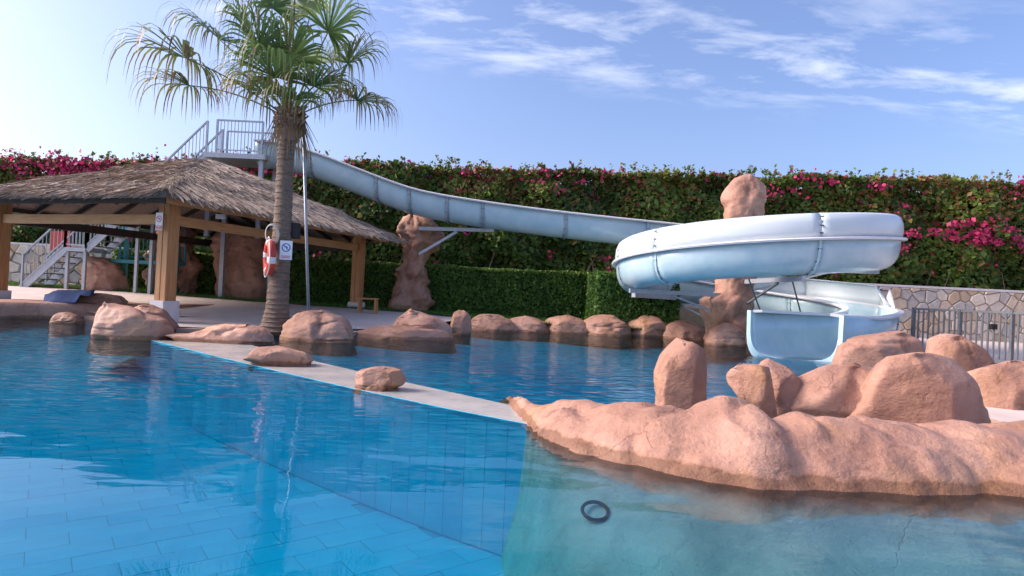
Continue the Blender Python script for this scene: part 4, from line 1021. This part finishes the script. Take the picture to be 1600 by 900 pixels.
# joints: where sections are bolted together
def near_px(px, py, lo, hi):
    tgt = PX(px, py, y=TY); return min(range(lo, hi), key=lambda i: (dense[i][0] - tgt).length)
n_str = next(i for i, d in enumerate(dense) if d[0].x > 6.3)
joints = [0] + [near_px(p, q, 0, n_str) for p, q in ((490, 240), (590, 282), (641, 300), (701, 318), (758, 325), (882, 340), (1010, 352))]
def ang_idx(deg):
    tgt = Vector((CX + RC*math.sin(R(deg)), CY + RC*math.cos(R(deg)), 3.68 - deg/360*1.88)); return min(range(n_str - 4, len(dense)), key=lambda i: (dense[i][0] - tgt).length)
joints += [ang_idx(d) for d in (12, 62, 108, 178, 238, 268, 318, 366, 412, 455, 490)] + [len(dense) - 1]
joints = sorted(set(joints))
for a, b in zip(joints[:-1], joints[1:]):
    idx = list(range(a, b + 1))
    V, Fc = sweep(idx, lambda i: bowl(i)); o = mesh('flume_section', V, Fc, FIBRE, slide, True)
    s_ = o.modifiers.new('thick', 'SOLIDIFY'); s_.thickness = .02; s_.offset = 0
    for sg, nm in ((1, 'outer_rim'), (-1, 'inner_rim')):
        V, Fc = sweep(idx, lambda i: [(sg*(WB - .012), -.03), (sg*(WB + .13), -.05), (sg*(WB + .15), -.01), (sg*(WB + .13), .015), (sg*(WB - .012), .03)], True); mesh(nm, V, Fc, RIMW, o, False)
    gi = [i for i in idx if dense[i][1] > .02]
    if len(gi) > 1:
        def gp_(i):
            g_ = dense[i][1]; return [(WB + .02, .02), (WB + .045, g_*.3), (WB + .03, g_*.65), (WB - .03, g_*.92), (WB - .10, g_), (WB - .12, g_ - .01)]
        V, Fc = sweep(gi, gp_); gq = mesh('splash_guard', V, Fc, GUARD, o, True); s_ = gq.modifiers.new('thick', 'SOLIDIFY'); s_.thickness = .02; s_.offset = 0
    if a > 0 and a < len(dense) - 16:
        i = a; t, o_, u = frame(i); c = dense[i][0]
        fl_ = MB(); pr = [(x_*1.0, z_) for x_, z_ in bowl(i)]
        V = []
        for dt in (-.028, .028):
            for x_, z_ in pr: V.append(c + t*dt + o_*x_*1.005 + Vector((0, 0, z_*1.005 - .003)))
            for x_, z_ in pr: V.append(c + t*dt + o_*x_*1.055 + Vector((0, 0, z_*1.05 - .012)))
        k = len(pr); Fq = []
        for j in range(k - 1):
            Fq += [(j, j+1, k+j+1, k+j)[::-1], (2*k+j, 2*k+j+1, 3*k+j+1, 3*k+j), (k+j, k+j+1, 3*k+j+1, 3*k+j)]
        fo = mesh('joint_flange', V, Fq, STEEL if dense[i][0].x < 4 else FIBRE, o)
        for j in range(1, k - 1, 2):
            x_, z_ = pr[j]; p = c + o_*x_*1.03 + Vector((0, 0, z_*1.03)); MB().tube([p - t*.045, p + t*.045], .017, 6).build('bolt', BOLT, fo)
        if dense[i][1] > .1:
            for f_ in (.2, .5, .85): p = c + o_*(WB + .05) + Vector((0, 0, dense[i][1]*f_)); MB().tube([p - t*.035 , p + t*.035], .016, 6).build('bolt', BOLT, fo)
            gz_ = dense[i][1]; gs = MB(); gs.bar(c + o_*(WB+.045) + Vector((0,0,.03)), c + o_*(WB+.035) + Vector((0,0,gz_*.7)), .05, .012, o_); gs.build('guard_strap', STEEL, o)
# thick end lip of the exit, triangular gusset
i = len(dense) - 1; t, o_, u = frame(i); c = dense[i][0]; pr = bowl(i); V = []; k = len(pr)
for dt in (-.04, .05):
    for f1 in (.985, 1.13):
        for x_, z_ in pr: V.append(c + t*(dt - 1.1 * (x_ / .72 + 1) / 2) + o_*x_*f1 + Vector((0, 0, max(z_*f1, -1.08))))
Fq = []
for j in range(k - 1):
    Fq += [(j, j+1, k+j+1, k+j)[::-1], (2*k+j, 2*k+j+1, 3*k+j+1, 3*k+j), (k+j, k+j+1, 3*k+j+1, 3*k+j), (j, j+1, 2*k+j+1, 2*k+j)[::-1]]
Fq += [(0, k, 3*k, 2*k), (k-1, 2*k-1, 4*k-1, 3*k-1)]
mesh('exit_lip', V, Fq, FIBRE, slide, False)
gi = ang_idx(462); t, o_, u = frame(gi); c = dense[gi][0] + o_*(WB + .05)
mesh('gusset', [c + Vector((0,0,.03)) - t*.35, c + Vector((0,0,.03)) + t*.35, c + Vector((0,0,.5)), c + o_*.03 + Vector((0,0,.03)) - t*.35, c + o_*.03 + Vector((0,0,.03)) + t*.35, c + o_*.03 + Vector((0,0,.5))],
     [(0,1,2),(5,4,3),(0,3,4,1),(1,4,5,2),(2,5,3,0)], RIMW, slide)
for f_ in (.15, .3): 
    p = c + o_*.04 + Vector((0, 0, f_)); MB().tube([p, p + o_*.03], .018, 8).build('bolt', BOLT, slide)
# short steel leg under the exit curve and arms from the column
ii = ang_idx(470); pz = dense[ii][0]
MB().bar((pz.x, pz.y, -.9), (pz.x, pz.y, pz.z - .78), .14, .14).build('support_leg', FIBRE, slide)
arm = empty('support_arms', (CX, CY, 1), 'steel arms and struts carrying the helix slide from the rock column', 'slide support')
for dg, lvl in ((182, 0), (262, 0), (330, 0), (20, 0), (385, 0), (100, 0)):
    i = ang_idx(dg); p = dense[i][0]; inn = Vector((CX, CY + .3, p.z - .95)); under = Vector((p.x, p.y, p.z - .84)); q = under + (under - inn).normalized() * .35
    inn.z = under.z - .06
    MB().bar(inn, Vector((q.x, q.y, under.z - .06)), .09, .12).build('arm', STEEL, arm)
    MB().bar(inn + Vector((0, 0, -.75)), under.lerp(inn, .3) + Vector((0,0,-.12)), .05, .05).build('strut', STEEL if dg != 182 else DKSTEEL, arm)
for dg in (182, 200):
    i = ang_idx(dg); p = dense[i][0]; MB().tube([(p.x, p.y + .3, p.z - .85), (p.x + .9, p.y + 1.6, p.z - 1.75)], .02, 8).build('tie_rod', DKSTEEL, arm)
i1, i2 = ang_idx(268), ang_idx(335)
MB().bar(dense[i1][0] + Vector((-.1, 0, -.95)), dense[i2][0] + Vector((.2, -.3, -.62)), .12, .18).build('long_girder', STEEL, arm)
# bracket on the hourglass pillar
br = empty('slide_bracket', PX(655, 380, y=20.9), 'grey steel bracket from the hourglass rock pillar to the straight flume', 'bracket')
a = PX(655, 357, y=20.9); b = PX(772, 360, y=20.5); MB().bar(a, b, .10, .12).build('beam', STEEL, br)
MB().bar(PX(655, 397, y=20.85), PX(714, 362, y=20.7), .08, .09).build('strut', STEEL, br)
i = near_px(758, 325, 0, n_str); MB().bar(b + Vector((-.35, 0, .0)), dense[i][0] + Vector((0, 0, -.82)), .10, .10).build('upright', STEEL, br)

# ------------------------------------------------------------------ slide tower with stairs
tw_ = empty('slide_tower', (-9.4, TY, .5), 'grey steel slide tower with a railed platform and a long straight staircase', 'slide tower')
PZ = 5.36
MB().box((-10.35, TY-.75, PZ-.16), (-8.3, TY+.75, PZ)).build('platform', STEEL, tw_)
for x in (-10.2, -8.5):
    for y in (TY-.55, TY+.62): MB().bar((x, y, .3 if y > TY else 2.6), (x, y, PZ-.16), .14, .14).build('column', STEEL, tw_)
def railing(p, q, h=1.08, gap=.115, parent=tw_, mt=STEEL, vertical_ends=True):
    p, q = Vector(p), Vector(q); upv = Vector((0, 0, h)); ln = (Vector((q.x, q.y)) - Vector((p.x, p.y))).length
    rl = MB().bar(p + upv, q + upv, .055, .05).build('railing', mt, parent)
    MB().bar(p + Vector((0,0,.1)), q + Vector((0,0,.1)), .035, .035).build('bottom_rail', mt, rl)
    for e_ in (p, q): MB().bar(e_, e_ + upv + Vector((0, 0, .01)), .058, .058).build('rail_post', mt, rl)
    nb = max(2, int(ln / gap)); b = MB(); b.bar((0, 0, .1), (0, 0, h), .018, .018); me = bpy.data.meshes.new('baluster'); me.from_pydata(b.V, [], b.F); me.materials.append(mt)
    for k in range(1, nb):
        o = bpy.data.objects.new('baluster', me); COL.objects.link(o); o.location = p.lerp(q, k/nb) - rl.location; o.parent = rl
def flight(x0, z0, x1, z1, mt=STEEL, rails=True):
    fo = MB().bar((x0, TY-.5, z0-.05), (x1, TY-.5, z1-.05), .05, .24).build('stair_flight', mt, tw_)
    MB().bar((x0, TY+.5, z0-.05), (x1, TY+.5, z1-.05), .05, .24).build('stringer', mt, fo)
    ns = max(2, round((z1 - z0) / .19))
    for k in range(ns):
        x = x0 + (x1-x0)*(k+.5)/ns; z = z0 + (z1-z0)*(k+.5)/ns; MB().box((x-.14, TY-.47, z-.03), (x+.14, TY+.47, z)).build('step', DKSTEEL, fo)
    for y in (TY-.52, TY+.52): railing((x0, y, z0), (x1, y, z1))
def landing(x0, x1, z):
    MB().box((x0, TY-.55, z-.12), (x1, TY+.55, z)).build('landing', STEEL, tw_)
    for y in (TY-.52, TY+.52): railing((x0, y, z), (x1, y, z))
    for x in (x0+.06, x1-.06):
        for y in (TY-.45, TY+.45): MB().bar((x, y, .4), (x, y, z-.12), .09, .09).build('column', STEEL, tw_)
fx = PX(53, 446, y=TY).x
flight(fx, ground_z(fx, TY), -14.9, 2.02); landing(-14.9, -14.2, 2.02)
flight(-14.2, 2.02, -12.6, 3.62); landing(-12.6, -12.0, 3.62); flight(-12.0, 3.62, -10.38, PZ)
railing((-9.95, TY-.72, PZ), (-8.45, TY-.72, PZ)); railing((-10.3, TY+.72, PZ), (-8.35, TY+.72, PZ))
# teal lower structure behind the stairs
for x in (-13.6, -12.7, -11.8): MB().bar((x, TY+.62, .4), (x, TY+.62, 3.4), .12, .12).build('column', TEAL, tw_)
railing((-13.9, TY+.75, 1.75), (-11.6, TY+.75, 1.75), 1.1, .13, tw_, TEAL)
MB().box((-13.9, TY+.2, 1.6), (-11.6, TY+.8, 1.72)).build('walkway', TEAL, tw_)
rd_ = empty('notice_board', PX(95, 385, y=22.6), 'red board standing in front of the stone wall behind the stairs', 'board')
a, b = PX(80, 392, y=22.6), PX(112, 362, y=22.6)
MB().box((a.x, 22.55, a.z), (b.x, 22.6, b.z)).build('panel', REDM, rd_)
for x in (a.x + .1, b.x - .1): MB().bar((x, 22.64, .5), (x, 22.64, b.z), .05, .05).build('post', STEEL, rd_)

# ------------------------------------------------------------------ dark bar fence on the right
fe = empty('bar_fence', (10.4, 13.5, .1), 'dark grey metal bar fence between the orange rocks and the stone wall', 'fence')
fa, fb = Vector((9.95, 14.6, .1)), Vector((12.6, 12.2, .1))
fa2 = PX(1425, 560, y=14.4); fa = Vector((fa2.x, 14.4, .1)); fb2 = PX(1640, 560, y=12.3); fb = Vector((fb2.x, 12.3, .1))
fd = (fb - fa); H = 1.16
MB().bar(fa + Vector((0,0,H)), fb + Vector((0,0,H)), .06, .05).build('top_rail', DKSTEEL, fe)
MB().bar(fa + Vector((0,0,.12)), fb + Vector((0,0,.12)), .05, .04).build('bottom_rail', DKSTEEL, fe)
b = MB(); b.tube([(0, 0, .12), (0, 0, H)], .02, 8); me = bpy.data.meshes.new('bar'); me.from_pydata(b.V, [], b.F); me.materials.append(DKSTEEL)
nb = int(fd.length / .105)
for k in range(nb + 1):
    p = fa + fd * k / nb
    if k % 9 == 0: MB().bar(p, p + Vector((0,0,H+.03)), .065, .065).build('post', DKSTEEL, fe)
    else:
        o = bpy.data.objects.new('bar', me); COL.objects.link(o); o.parent = fe; o.location = Vector((p.x, p.y, p.z)) - fe.location
lk_ = fa + fd * .62; MB().box((lk_.x-.06, lk_.y-.04, .88), (lk_.x+.06, lk_.y+.04, 1.0)).build('latch_box', BLACK, fe)
fa3 = fa + Vector((.2, 1.6, 0)); fb3 = fb + Vector((2.2, 2.6, 0))
